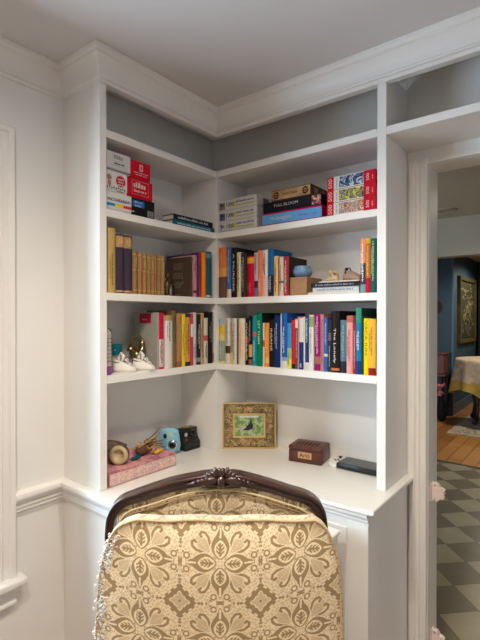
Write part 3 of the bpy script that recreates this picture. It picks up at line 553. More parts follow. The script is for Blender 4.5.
flatbook('L', 'teal book lying flat under the black one, upper left shelf', -.265, -.003, zs, 1.7895, .075, (.01, .15, .20), GF, (.45, .6, .62))
flatbook('L', 'black book lying flat on the teal one, upper left shelf', -.260, -.016, 1.790, 1.814, .07, (.02, .02, .035), GF, (.5, .5, .52))

GP = 'white thousand-piece puzzle boxes'
pz = [voro('puzzle_art_%d' % i, c, 60) for i, c in enumerate((((.12, .05, .04), (.3, .2, .15), (.05, .04, .05)), ((.05, .05, .15), (.1, .12, .4), (.03, .03, .06)), ((.1, .08, .12), (.6, .6, .62), (.15, .12, .25))))]
for i, lab in enumerate(('lowest of three white puzzle boxes stacked at the shelf corner', 'middle of three white puzzle boxes stacked at the shelf corner', 'topmost of three white puzzle boxes stacked at the shelf corner')):
    a = (zs, 1.8175, 1.8667)[i]; b = (1.8172, 1.8664, 1.9155)[i]
    t, w, h = gbox('puzzle_box', lab, 'puzzle box', 'R', .004, .221-.001*i, a, b, .19, (.66, .64, .60), GP)
    panel(t, -.102, -.070, .006, .038, pz[2-i], 'picture_panel'); ftext(t, '1000', -.042, .025, .026, (.03, .03, .03), width=.042)
    m = MB(); m.ball((-.012, 0, .024), (.013, .0008, .015)); m.box(-.014, .10, -.0002, .0005, .013, .021); m.build('yellow_burst', cmat((.62, .58, .22)), t)
    fdash(t, .045, .033, .095, .009, (.12, .10, .35)); fdash(t, .05, .017, .09, .005, (.4, .38, .3), y=-.0008)
    m = MB(); m.box(.1100-.0015*i/2, .1112-.001*i/2, .05, .09, .008, .040); m.build('end_print', cmat((.12, .11, .16)), t)
# centre stack
GS = 'puzzle boxes stacked in the middle of the upper right shelf'
t, w, h = gbox('puzzle_box', 'light blue puzzle box with magenta edges, bottom of the middle stack', 'puzzle box', 'R', .250, .536, zs, 1.8215, .19, (.45, .01, .10), GS)
panel(t, -.1425, .1425, .006, .0455, cmat((.12, .38, .72)), label='light blue printed front'); ftext(t, 'Mindbogglers', -.048, .027, .022, (.55, .62, .68), width=.105); ftext(t, '1000 Piece Puzzle', .078, .024, .013, (.30, .10, .40), width=.09)
t, w, h = gbox('puzzle_box', 'black puzzle box titled in thin capitals, middle of the centre stack', 'puzzle box', 'R', .254, .534, 1.822, 1.8665, .19, BK, GS)
ftext(t, 'FULL BLOOM', -.024, .026, .0165, (.55, .52, .48), width=.115); panel(t, .098, .138, .004, .040, voro('bloom_art', ((.02, .02, .04), (.6, .08, .02), (.8, .5, .2), (.1, .15, .4), (.3, .05, .3)), 55), 'picture_panel')
t, w, h = gbox('puzzle_box', 'antique gold puzzle box on top of the black one', 'puzzle box', 'R', .298, .487, 1.867, 1.913, .19, (.10, .05, .03), GS)
panel(t, -.092, .092, .004, .042, mat('antique_gold_print', (.48, .28, .11), .5, noise=.4, nscale=30)); ftext(t, 'Harry Potter', -.004, .024, .020, (.12, .03, .02), width=.075)
for sx in (-.070, .070):
    m = MB()
    for k in range(8):
        an = k*PI/4; m.ball((sx+.010*math.cos(an), -.0004, .023+.012*math.sin(an)), (.0045, .0008, .0045), 8)
    m.lathe([(.004, 0), (.004, .0006)], 12, M=T(sx, -.0003, .023) @ FRONT); m.build('corner_ornament', cmat((.06, .015, .015)), t)
m = MB()
for yy in (.03, .09, .15): m.box(.0945, .0951, yy, yy+.03, .01, .036, bev=.0002)
m.build('end_print', cmat((.35, .2, .12)), t)
G5 = 'five-hundred-piece puzzle boxes with red ends'
arts = (voro('art_street', ((.35, .12, .05), (.6, .35, .12), (.05, .1, .35), (.7, .55, .3), (.15, .08, .05), (.5, .1, .05)), 45), voro('art_garden', ((.02, .07, .12), (.65, .55, .03), (.05, .12, .08), (.25, .12, .05), (.2, .3, .1), (.05, .04, .05)), 32), voro('art_sea', ((.01, .02, .06), (.05, .1, .25), (.5, .55, .6), (.02, .03, .08), (.2, .3, .45)), 30))
for i, lab in enumerate(('red-ended puzzle box with town scene, lowest of the right stack', 'red-ended puzzle box with yellow and green picture, middle of right stack', 'red-ended puzzle box with dark blue picture, top of right stack')):
    a = (zs, 1.8180, 1.8672)[i]; b = (1.8177, 1.8669, 1.9175)[i]
    t, w, h = gbox('puzzle_box', lab, 'puzzle box', 'R', .557+.001*i, .7535-.0005*i, a, b, .19, RD, G5)
    panel(t, -.068, -.046, .001, h-.001, cmat((.72, .70, .66)), 'white_strip'); panel(t, -.046, .052, .0015, h-.0015, arts[i], 'picture_panel')
    m = MB(); m.box(-.068, .052, -.0006, .0002, h-.004, h-.0005); m.box(-.068, .052, -.0006, .0002, .0015, .005); m.build('white_border', cmat((.7, .68, .64)), t)
    ftext(t, '500', -.082, h*.5, .022, (.80, .55, .55), width=.036, M=Matrix(((0, -1, 0, 0), (0, 0, -1, 0), (1, 0, 0, 0), (0, 0, 0, 1))))
    fdash(t, -.056, h*.5, .034, .005, (.25, .35, .3), M=Matrix(((0, -1, 0, 0), (0, 0, -1, 0), (1, 0, 0, 0), (0, 0, 0, 1))), y=-.0008)
    ftext(t, '500', .068, h*.5, .016, (.80, .6, .6), width=.026, M=Matrix(((0, -1, 0, 0), (0, 0, -1, 0), (1, 0, 0, 0), (0, 0, 0, 1))))
    fdash(t, .085, h*.5, .018, .003, (.8, .5, .5), M=Matrix(((0, -1, 0, 0), (0, 0, -1, 0), (1, 0, 0, 0), (0, 0, 0, 1))))

# ------------------------------------------------------------------ ornaments: left wing, leather-set shelf
za = SH[2][1]+.0004; zb = SH[3][1]+.0004
t = thing('figurine', 'small gold and silver figurine between leather volumes and brown hardback', 'figurine', (-.10, -.213, za), 0)
m = MB(); m.box(-.014, .014, -.02, .014, 0, .008, bev=.002); m.build('base', BRASS, t)
m = MB(); m.tube([(0, -.008, .006), (0, -.009, .03), (.002, -.004, .055), (0, .002, .082)], [.011, .010, .014, .008], 10); m.ball((0, -.002, .094), (.011, .011, .013)); m.tube([(0, .0, .07), (.006, .012, .055), (.004, .022, .035)], [.005, .004, .003]); m.tube([(0, -.004, .07), (.008, -.018, .05), (.006, -.012, .03)], [.005, .004, .003]); m.ball((0, -.008, .04), (.012, .014, .018)); m.build('body', mat('aged_gold', (.28, .18, .07), .35, metal=.8, noise=.5, nscale=80), t, smooth='all')
m = MB(); m.box(-.004, .006, .013, .026, 0, .058, bev=.003); m.build('silver_plaque', mat('silver', (.5, .5, .5), .3, metal=.7), t)

# left wing, lower shelf ornaments
t = thing('bottle', 'slim pale bottle with purple foot band at the left end of lower shelf', 'bottle', (-.045, -.571, zb))
m = MB(); m.lathe([(.021, .032), (.021, .145), (.019, .158), (.012, .168), (.002, .172)], 20); m.build('body', mat('pale_label', (.50, .42, .38), .4, noise=.3, nscale=50), t, smooth=True)
m = MB(); m.lathe([(.0205, 0), (.0212, .002), (.0212, .032), (.0205, .0321)], 20); m.build('foot_band', cmat((.25, .08, .30)), t)
m = MB(); m.tube([(-.0, .0185, .03)]+[(0, .021+.006*math.sin(PI*i/10), .03+.135*i/10) for i in range(1, 11)]+[(0, .010, .171)], .0025, 6); m.build('strap', BLACK, t)
m = MB()
for k in range(7): dashes(m, .022, .0035, Matrix(((0, 0, 1, .0206), (1, 0, 0, 0), (0, 1, 0, .05+k*.014), (0, 0, 0, 1))), rb)
m.build('lettering', cmat((.12, .08, .12)), t)
t = thing('jar', 'small white jar with teal lid standing behind the baby shoes', 'jar', (-.180, -.432, zb))
m = MB(); m.lathe([(.024, 0), (.026, .004), (.026, .052), (.022, .058)], 24); m.build('body', cmat((.65, .62, .58)), t, smooth=True)
m = MB(); m.lathe([(.0295, .0581), (.030, .062), (.030, .098), (.027, .101)], 24); m.build('lid', cmat((.01, .22, .28), .35), t, smooth=True)
m = MB(); dashes(m, .022, .010, Matrix(((-.5, 0, .866, .0263), (.866, 0, .5, -.0152+.0), (0, 1, 0, .08), (0, 0, 0, 1))) @ T(0, 0, 0), rb); m.build('lettering', cmat((.35, .55, .6)), t)
SHOE = mat('white_leather', (.74, .70, .64), .5, bump=.2, bscale=80)
def shoe_mesh(L, Wd, H, mtl, t, sole=None, opening_shade=None):
    """baby shoe along +x (toe)"""
    m = MB(); n = 18; K = 22; vs = []; fs = []
    for i in range(K+1):
        f = i/K; x = -.5+f
        w = (1-abs(2*f-1)**3.2)**.5*(.40+.12*f)
        hh = (.95-.10*f if f < .42 else .908-.62*((f-.42)/.58)**1.2)*(1-abs(2*f-1)**9)**.5
        if i in (0, K): w, hh = .03, .12
        for j in range(n):
            a = PI*j/(n-1); c_, s_ = math.cos(a), math.sin(a)
            q = (1-.22*s_**2) if f < .42 else 1
            vs.append((x*L, (abs(c_)**.8)*(1 if c_ > 0 else -1)*w*Wd*q, s_**.75*hh*H+.004))
    for i in range(K):
        for j in range(n-1): fs.append((i*n+j, i*n+j+1, (i+1)*n+j+1, (i+1)*n+j))
        fs.append((i*n, (i+1)*n, (i+1)*n+n-1, i*n+n-1))
    fs += [tuple(range(n)), tuple(K*n+j for j in range(n))]
    m._new(vs, fs); m.build('upper', mtl, t, smooth='all')
    C_ = [(-.20*L+L*.23*math.cos(a), Wd*.27*math.sin(a), H*.93-H*.10*math.cos(a)) for a in [2*PI*i/20 for i in range(20)]]
    m = MB(); m.tube(C_, H*.075, 6, closed=True); m.build('collar', mtl, t, smooth='all')
    m = MB(); m.prism([(p[0], p[1]) for p in C_], H*.80, H*.965); m.build('opening_shade', opening_shade or cmat((.16, .12, .09)), t)  # flat dark plug, colours in the shade of the shoe opening
    pts = [(L*.51*math.cos(a), Wd*.50*math.sin(a)*(1 if math.cos(a) > 0 else .85)) for a in [2*PI*i/24 for i in range(24)]]
    m = MB(); m.prism(pts, 0, .0045); m.build('sole', sole or mtl, t)
GBS = 'white baby shoes on the lower left shelf'
for (x, y, rz, lab) in ((-.050, -.484, .75, 'white baby shoe in front of the teal-lidded jar'), (-.036, -.400, .67, 'white baby shoe with upright bow, before the brass sculpture')):
    t = thing('baby_shoe', lab, 'shoe', (x, y, zb), rz, GBS)
    shoe_mesh(.094, .056, .044, SHOE, t)
    m = MB(); 
    for s_ in (-1, 1):
        m.tube([(.010, 0, .036), (.006, s_*.010, .048), (.008, s_*.020, .050), (.014, s_*.016, .040), (.012, 0, .035)], .0032, 6)
        m.tube([(.010, 0, .035), (.020, s_*.010, .034), (.028, s_*.016, .026)], .0025, 6)
    if rz > 0: m.tube([(-.02, .012, .03), (-.022, .014, .055), (-.012, .010, .074), (-.004, .006, .06), (-.006, .0, .035)], [.006, .008, .005, .008, .005], 8)
    m.build('bow', mat('satin_ribbon', (.72, .70, .66), .35), t, smooth='all')
t = thing('sculpture', 'knotted brass animal sculpture on the lower left shelf', 'sculpture', (-.112, -.373, zb), -PI/2)
m = MB(); m.prism([(-.02, -.010), (.02, -.010), (.022, .036), (-.018, .036)], 0, .052); 
bmesh.ops.bevel(m.bm, geom=list(m.bm.edges), offset=.006, segments=2, affect='EDGES'); m.build('pedestal', BRASS, t, smooth=True)
m = MB()
m.tube([(0, .015, .045), (0, .0, .06), (.004, -.022, .075), (.008, -.035, .088), (.004, -.028, .108), (0, -.008, .124), (0, .014, .128), (0, .032, .115), (0, .036, .094), (-.002, .022, .080), (0, .004, .086), (.004, -.002, .1)], [.016, .017, .013, .010, .010, .011, .012, .012, .012, .011, .009, .006], 12)
m.tube([(.006, -.020, .082), (.012, -.036, .078), (.012, -.046, .072)], [.011, .009, .004], 10)
m.tube([(0, .03, .105), (.01, .040, .085), (.008, .030, .062), (0, .016, .05)], [.008, .009, .010, .012], 10)
m.build('body', BRASS, t, smooth='all')

# ------------------------------------------------------------------ right wing middle shelf: box, pot, flat books, booties
t = thing('box', 'brown cardboard box on the middle shelf with a blue pot on it', 'box', (.4155, .030, za))
KR = mat('kraft_board', (.38, .21, .10), .8, noise=.15, nscale=40)
m = MB(); m.box(-.043, .043, 0, .13, 0, .068, bev=.001); m.build('body', KR, t)
m = MB(); m.box(-.044, .044, -.001, .131, .068, .0755, bev=.0012); m.build('lid', KR, t)
t = thing('pot', 'small round blue glazed pot sitting on the cardboard box', 'pot', (.407, .085, za+.0757))
m = MB(); m.lathe([(.022, 0), (.030, .004), (.040, .014), (.0435, .026), (.041, .036), (.034, .042), (.036, .047), (.034, .050), (.030, .046), (.031, .040), (.036, .026), (.028, .008), (.001, .005)], 32)
m.build('body', mat('blue_glaze', (.20, .36, .60), .25, noise=.35, nscale=25, coat=.4), t, smooth='all')
GH = 'books lying flat on the middle right shelf'
zz = za
flatbook('R', 'thin white book lowest of the flat stack on the middle shelf', .468, .686, zz, zz+.0095, .17, (.70, .67, .62), GH, None, off=.022)
flatbook('R', 'pale grey book with blue-grey title in the flat stack', .490, .684, zz+.0098, zz+.029, .16, (.62, .62, .62), GH, (.25, .33, .42), off=.024)
flatbook('R', 'black book with small white title in the flat stack', .484, .6845, zz+.0293, zz+.0465, .165, (.02, .022, .03), GH, (.30, .32, .38), off=.020)
flatbook('R', 'thin cream booklet topmost of the flat stack under the shoes', .515, .684, zz+.0468, zz+.0525, .14, (.72, .66, .55), GH, None, off=.028)
t = thing('baby_shoe', 'beige soft baby sandal with bow lying on the flat stack', 'shoe', (.547, .085, zz+.053), 2.6, 'tiny beige shoes on the flat stack')
BG = mat('beige_suede', (.56, .42, .24), .8, bump=.3, bscale=120)
shoe_mesh(.075, .042, .024, BG, t)
m = MB()
for a in (0, 1.2, 2.5, 3.7, 5.0): m.tube([(0, 0, .024), (.014*math.cos(a), .014*math.sin(a), .036+.006*math.sin(a*2)), (.024*math.cos(a), .024*math.sin(a), .030+.010*math.cos(a))], [.004, .008, .003], 8)
m.tube([(0, 0, .022), (.002, .002, .048)], [.006, .004], 8); m.build('bow', BG, t, smooth='all')
t = thing('baby_shoe', 'taupe leather baby shoe with dark strap, beside the coral book', 'shoe', (.632, .085, zz+.053), -.25, 'tiny beige shoes on the flat stack')
TP = mat('taupe_leather', (.36, .22, .17), .5)
shoe_mesh(.088, .052, .040, TP, t, sole=cmat((.16, .09, .06)))
m = MB(); m.tube([(-.02, -.02, .03), (-.022, -.008, .050), (-.02, .008, .052), (-.018, .02, .03)], .0025, 6); m.ball((-.03, .0, .048), (.008, .008, .006)); m.build('strap', cmat((.04, .025, .03)), t)
m = MB(); m.tube([(-.036, 0, .01), (-.038, 0, .04), (-.030, 0, .046)], [.006, .005, .003], 8); m.build('heel_tab', BG, t)

# ------------------------------------------------------------------ things on the desk
zc = ZC+.0004
PINK = voro('marbled_pink_cloth', ((.52, .12, .16), (.62, .30, .26), (.36, .12, .20)), 22, .7)
PINKS = voro('printed_pink_edge', ((.72, .46, .40), (.76, .58, .46), (.45, .27, .34), (.74, .50, .44), (.60, .34, .36)), 70, .7)
t = thing('keepsake_box', 'flat pink marbled keepsake box in the left corner of the desk', 'box', (.003, -.4235, zc), -.015)
m = MB(); m.box(-.200, .0, -.165, .162, .002, .048, bev=.003, seg=2); m.build('sides', PINKS, t)
m = MB(); m.box(-.201, .002, -.167, .164, .0482, .053, bev=.002); m.build('lid', PINK, t)
m = MB(); m.box(-.198, .002, -.1665, -.1655, .004, .046); m.build('end_label', cmat((.45, .2, .12)), t)
zp = zc+.0535
t = thing('headphones', 'headphones with cream ear cushions lying on the pink keepsake box', 'headphones', (-.095, -.500, zp+.045), 0)
CR = mat('cream_leatherette', (.50, .38, .22), .55)
for i, (px, py, a) in enumerate(((.060, -.004, -1.0), (-.012, .014, 2.1))):
    M = T(px-.02, py, -.008) @ Matrix.Scale(.9, 4) @ Matrix.Rotation(a, 4, 'Z') @ Matrix.Rotation(PI/2, 4, 'Y')
    c = MB(); c.lathe([(.028, -.026), (.038, -.022), (.040, -.010), (.038, -.004)], 24, M=M); c.build('ear_cup', mat('dark_cup', (.035, .03, .03), .4) if i == 0 else cmat((.30, .22, .17)), t, smooth=True)
    c = MB(); c.lathe([(.037, -.004), (.041, .003), (.040, .012), (.033, .017), (.022, .012), (.020, .002)], 24, M=M); c.build('ear_cushion', CR if i == 0 else cmat((.20, .14, .09)), t, smooth='all')
m = MB(); pts = []
for k in range(13):
    a = PI*k/12; pts.append((.02-.075*math.sin(a), .042*math.cos(a), .014+.010*math.sin(a)))
m.tube(pts, .007, 8); m.build('headband', mat('taupe_band', (.10, .07, .06), .5), t, smooth='all')
t = thing('plush_toy', 'tangled golden brown yarn toy lying on the pink keepsake box', 'toy', (-.080, -.362, zp+.002), .2)
rt = random.Random(11)
YN = mat('golden_yarn', (.34, .17, .05), .85, noise=.5, nscale=90); YD = mat('brown_yarn', (.13, .055, .025), .9, noise=.4, nscale=90)
m = MB(); m.ball((0, -.015, .020), (.024, .030, .020)); m.ball((-.01, .025, .020), (.020, .024, .016)); m.build('body', YD, t, smooth='all')
for q in range(3):
    m = MB()
    for k in range(12):
        p = Vector((rt.uniform(-.025, .025), rt.uniform(-.04, .05), rt.uniform(.02, .036))); P = [p]
        for j in range(5):
            p = p+Vector((rt.uniform(-.012, .012), rt.uniform(-.006, .018), rt.uniform(-.008, .008))); p.z = min(.05, max(.006, p.z)); P.append(p)
        m.tube(P, .0026, 6)
    m.build('yarn_hair', (YN, YD, cmat((.55, .33, .09)))[q], t, smooth='all')
m = MB(); m.tube([(.035, .005, .006), (.038, .018, .022), (.030, .026, .028), (.030, .034, .014)], [.006, .006, .006, .004], 8); m.build('arm', cmat((.50, .26, .18)), t, smooth='all')
t = thing('craft_stick', 'thin dark stick leaning up over the yarn toy towards the blue camera', 'stick', (-.12, -.30, zp+.003))
m = MB(); m.tube([(0, -.03, .03), (0, .03, .055), (-.002, .068, .082)], [.0022, .0018, .001], 6); tag(t, t['label'], 'stick'); m.build('shaft', cmat((.14, .08, .03)), t)
o = MB().tube([(0, -.028, 0), (0, -.022, 0), (0, .018, 0), (0, .027, 0)], [.004, .0075, .0075, .003], 10).build('marker', cmat((.005, .10, .16), .35), loc=(-.052, -.425, zp+.0082), rot=(0, 0, .25), smooth='all'); tag(o, 'stubby dark teal marker lying in front of the yarn toy', 'marker')
o = MB().tube([(0, -.025, 0), (0, -.022, 0), (0, .022, 0), (0, .025, 0)], [.005, .0075, .0075, .004], 10).build('marker', cmat((.78, .50, .04), .4), loc=(-.045, -.315, zp+.0082), rot=(0, 0, .2), smooth='all'); tag(o, 'yellow marker lying beside the light blue camera', 'marker')

# light blue instant camera
t = thing('instant_camera', 'light blue instant camera standing behind the pink keepsake box', 'camera', (-.135, -.172, zc), .72)
BL = mat('pale_blue_plastic', (.25, .52, .66), .35)
m = MB(); pr_ = [(-.048, .0), (.046, .0), (.050, .03), (.044, .085), (.036, .110), (-.028, .114), (-.042, .100), (-.050, .05)]
m.prism([(x, z) for x, z in pr_], 0, .042, M=Matrix(((1, 0, 0, 0), (0, 0, 1, 0), (0, 1, 0, 0), (0, 0, 0, 1))))
bmesh.ops.bevel(m.bm, geom=list(m.bm.edges), offset=.008, segments=3, affect='EDGES'); m.build('body', BL, t, smooth='all')
def disc(c, r, d, M0=FRONT): return T(*c) @ M0
m = MB(); m.lathe([(.034, 0), (.034, .012), (.031, .020), (.024, .022), (.023, .016), (.012, .012)], 32, M=T(.018, .004, .042) @ FRONT); m.build('lens_barrel', mat('blue_plastic_ring', (.22, .48, .62), .3), t, smooth='all')
m = MB(); m.lathe([(.020, 0), (.020, .004), (.017, .006)], 28, M=T(.018, -.012, .042) @ FRONT); lr = m.build('lens_ring', mat('chrome', (.6, .6, .62), .2, metal=1), t, smooth=True)
m = MB(); m.lathe([(.0145, 0), (.0145, .007), (.010, .009), (.001, .0095)], 24, M=T(.018, -.013, .042) @ FRONT); m.build('lens', mat('black_glass', (.005, .005, .008), .05), t, smooth='all')
m = MB(); m.ball((-.018, .0, .080), (.008, .004, .012)); m.build('viewfinder', mat('black_glass_2', (.01, .01, .02), .1), t, smooth='all')
m = MB(); m.box(-.002, .010, -.002, .006, .074, .098, bev=.002); m.build('flash', mat('flash_lens', (.60, .55, .40), .2), t)
m = MB(); m.lathe([(.004, 0), (.004, .004)], 12, M=T(.026, .001, .092) @ FRONT); m.build('shutter_button', cmat((.3, .55, .65)), t)
# black instant camera
t = thing('instant_camera', 'black boxy instant camera standing against the corner panel', 'camera', (-.092, -.060, zc), PI/2-.05)
DG = mat('charcoal_plastic', (.018, .020, .021), .45)
m = MB()
side = [(.0, .0), (.0, .036), (.020, .044), (.030, .086), (.040, .098), (.070, .096), (.078, .05), (.095, .036), (.095, 0)]
m.prism([(y, z) for y, z in side], -.048, .048, M=Matrix(((0, 0, 1, 0), (1, 0, 0, 0), (0, 1, 0, 0), (0, 0, 0, 1))))
bmesh.ops.bevel(m.bm, geom=list(m.bm.edges), offset=.004, segments=2, affect='EDGES'); m.build('body', DG, t, smooth=True)
m = MB(); m.box(-.038, .038, -.002, .002, .010, .016); m.build('film_slot', mat('slot_black', (.004, .004, .004), .6), t)
m = MB(); m.box(-.040, .044, .018, .045, .052, .100, bev=.006, seg=2); m.build('lens_housing', mat('black_satin', (.008, .008, .009), .3), t, smooth=True)
m = MB(); m.lathe([(.019, 0), (.019, .012), (.015, .014), (.012, .008)], 28, M=T(.006, .020, .072) @ FRONT); m.build('lens_barrel', BLACK, t, smooth=True)
m = MB(); m.lathe([(.011, 0), (.008, .003), (.001, .004)], 20, M=T(.006, .012, .072) @ FRONT); m.build('lens', mat('lens_glass', (.01, .01, .02), .05), t, smooth='all')
m = MB(); m.lathe([(.009, 0), (.009, .003), (.006, .004)], 18, M=T(-.030, .018, .073) @ FRONT); m.build('viewfinder', cmat((.55, .45, .42), .3), t, smooth=True)
m = MB(); m.lathe([(.005, 0), (.005, .004), (.001, .005)], 14, M=T(-.030, .016, .050) @ FRONT); m.build('shutter_button', cmat((.55, .02, .03), .35), t, smooth=True)
m = MB(); m.box(-.020, .010, .028, .060, .0985, .1025, bev=.001); m.build('top_badge', cmat((.35, .27, .08)), t)

# gilt picture frame
fc = Vector((.101, .117, zc)); fa = .665
t = thing('picture_frame', 'ornate gilt photo frame standing on the desk in the corner', 'picture frame', fc, fa, rot=(-.045, 0, fa))
FW, FH = .252, .214
def ring(m, w0, h0, w1, h1, y0, y1, zc_=FH/2):
    for x0, x1, z0_, z1_ in ((-w0/2, w0/2, zc_+h1/2, zc_+h0/2), (-w0/2, w0/2, zc_-h0/2, zc_-h1/2), (-w0/2, -w1/2, zc_-h1/2, zc_+h1/2), (w1/2, w0/2, zc_-h1/2, zc_+h1/2)): m.box(x0, x1, y0, y1, z0_, z1_, bev=.0015)
m = MB(); ring(m, FW, FH, FW-.012, FH-.012, -.006, .008); m.build('outer_frame', mat('pale_gilt', (.72, .52, .20), .35, metal=.5), t)
m = MB(); ring(m, FW-.010, FH-.010, .136, .096, .000, .006); m.build('filigree_ground', mat('filigree_ground', (.26, .17, .08), .5, noise=.6, nscale=40), t)
m = MB(); ring(m, .154, .114, .136, .096, -.004, .006); m.build('inner_frame', mat('pale_gilt_2', (.72, .52, .20), .35, metal=.5), t)
m = MB(); rf = random.Random(5)
def curl(cx, cz, r, a0, turns, sg):
    P = []
    for k in range(12):
        f = k/11; a = a0+sg*turns*2*PI*f; rr = r*(1-f*.75); P.append((cx+rr*math.cos(a), -.0015, cz+rr*math.sin(a)))
    m.tube(P, [.0018*(1-.5*k/11)+.0004 for k in range(12)], 5)
for k in range(120):
    while 1:
        cx, cz = rf.uniform(-.108, .108), rf.uniform(.014, FH-.014)
        if abs(cx) > .083 or abs(cz-FH/2) > .062: break
    curl(cx, cz, rf.uniform(.006, .013), rf.uniform(0, 6), rf.uniform(.7, 1.3), rf.choice((-1, 1)))
    m.ball((cx+rf.uniform(-.01, .01), -.001, cz+rf.uniform(-.006, .006)), (.003, .0015, .002), 6)
m.build('filigree', GOLD, t, smooth='all')
GRN = voro('garden_photo', ((.05, .14, .03), (.16, .30, .08), (.42, .46, .28)), 45, .25)
ph = MB().box(-.0682, .0682, .001, .0035, FH/2-.0475, FH/2+.0475).build('photo', GRN, t)
m = MB(); m.box(-.045, .045, .0005, .0012, FH/2+.038, FH/2+.047); m.build('photo_sky', cmat((.75, .78, .76)), ph)
m = MB(); m.prism([(-.030, -.022), (-.016, -.010), (-.006, .004), (.000, .006), (.004, .022), (.008, .030), (.012, .026), (.012, .012), (.020, .000), (.016, -.014), (.004, -.020), (-.010, -.022)], 0, .0008, M=T(0, .0008, FH/2) @ FRONT); m.build('photo_bird', cmat((.035, .035, .055)), ph)
m = MB(); m.prism([(-.04, -.018), (-.02, -.012), (-.005, -.026), (-.02, -.030), (-.038, -.026)], 0, .0006, M=T(0, .0009, FH/2) @ FRONT); m.build('photo_path', cmat((.5, .45, .36)), ph)
m = MB(); m.box(-.02, .02, .008, .010, .01, .16); m.build('easel_back', BLACK, t)

# wooden keepsake box
t = thing('wooden_box', 'brown wooden keepsake box with a name plate on the desk', 'box', (.416, .090, zc), .18)
WB_ = mat('brown_box_wood', (.105, .030, .018), .35, noise=.35, nscale=25)
m = MB(); m.box(-.073, .073, 0, .118, 0, .052, bev=.003, seg=2); m.build('body', WB_, t, smooth=True)
m = MB(); m.box(-.074, .074, -.001, .119, .0522, .070, bev=.005, seg=2); lid = m.build('lid', WB_, t, smooth=True)
m = MB()
for k in range(6): m.box(-.05+k*.017, -.04+k*.017, .025, .08, .0700, .0708, bev=.0003)
m.build('lid_carving', cmat((.07, .02, .012)), lid)
m = MB(); m.box(-.030, .030, -.0022, -.0008, .020, .047, bev=.0005); m.build('name_plate', cmat((.66, .40, .22), .4), t)
text_part('Arlo', .026, cmat((.05, .02, .01)), t, T(0, -.0025, .0335) @ FRONT, width=.046)

# handheld console
t = thing('game_console', 'handheld game console with white controller lying by the shelf upright', 'game console', (.512, .118, zc), 0)
m = MB(); m.box(.036, .246, -.002, .100, .004, .024, bev=.003, seg=2); m.build('tablet', mat('black_shell', (.008, .008, .008), .3), t, smooth=True)
m = MB(); m.box(.044, .238, .004, .094, .0241, .0246); m.build('screen', mat('dark_screen', (.03, .035, .03), .12), t)
m = MB(); m.prism([(.035, 0), (.035, .102)]+[(.014+.020*math.cos(a), .082+.020*math.sin(a)) for a in (PI/2+PI*k/12 for k in range(7))]+[(.014+.020*math.cos(a), .020+.020*math.sin(a)) for a in (PI+PI*k/12 for k in range(7))], 0, .018)
bmesh.ops.bevel(m.bm, geom=[e for e in m.bm.edges if abs(e.verts[0].co.z-e.verts[1].co.z) < 1e-6], offset=.003, segments=2, affect='EDGES')
ct = m.build('controller', mat('white_plastic', (.76, .74, .70), .4), t, smooth=True)
m = MB(); m.lathe([(.004, .018), (.004, .022), (.0085, .024), (.0085, .026), (.006, .027)], 18, M=T(.016, .078, 0)); m.build('thumb_stick', BLACK, ct, smooth=True)
for dx, dy in ((0, .009), (0, -.009), (.009, 0), (-.009, 0)): MB().lathe([(.0038, .018), (.0038, .0202), (.002, .0208)], 12, M=T(.016+dx, .046+dy, 0)).build('button', BLACK, ct, smooth=True)

# white box behind the chair
t = thing('storage_box', 'white box standing on the floor between chair and right base cabinet', 'box', (.60, -.268, 0), 0)
m = MB(); m.box(-.13, .122, -.015, .045, 0, .668, bev=.004); m.build('body', mat('white_board_shaded', (.70, .66, .58), .5), t)  # beige body tone has the shade of the side face painted in
m = MB(); m.box(-.134, .128, -.019, .049, .6682, .686, bev=.004); m.build('lid', mat('white_board_lit', (.78, .77, .74), .4), t)  # whiter lid tone paints in the light falling from above

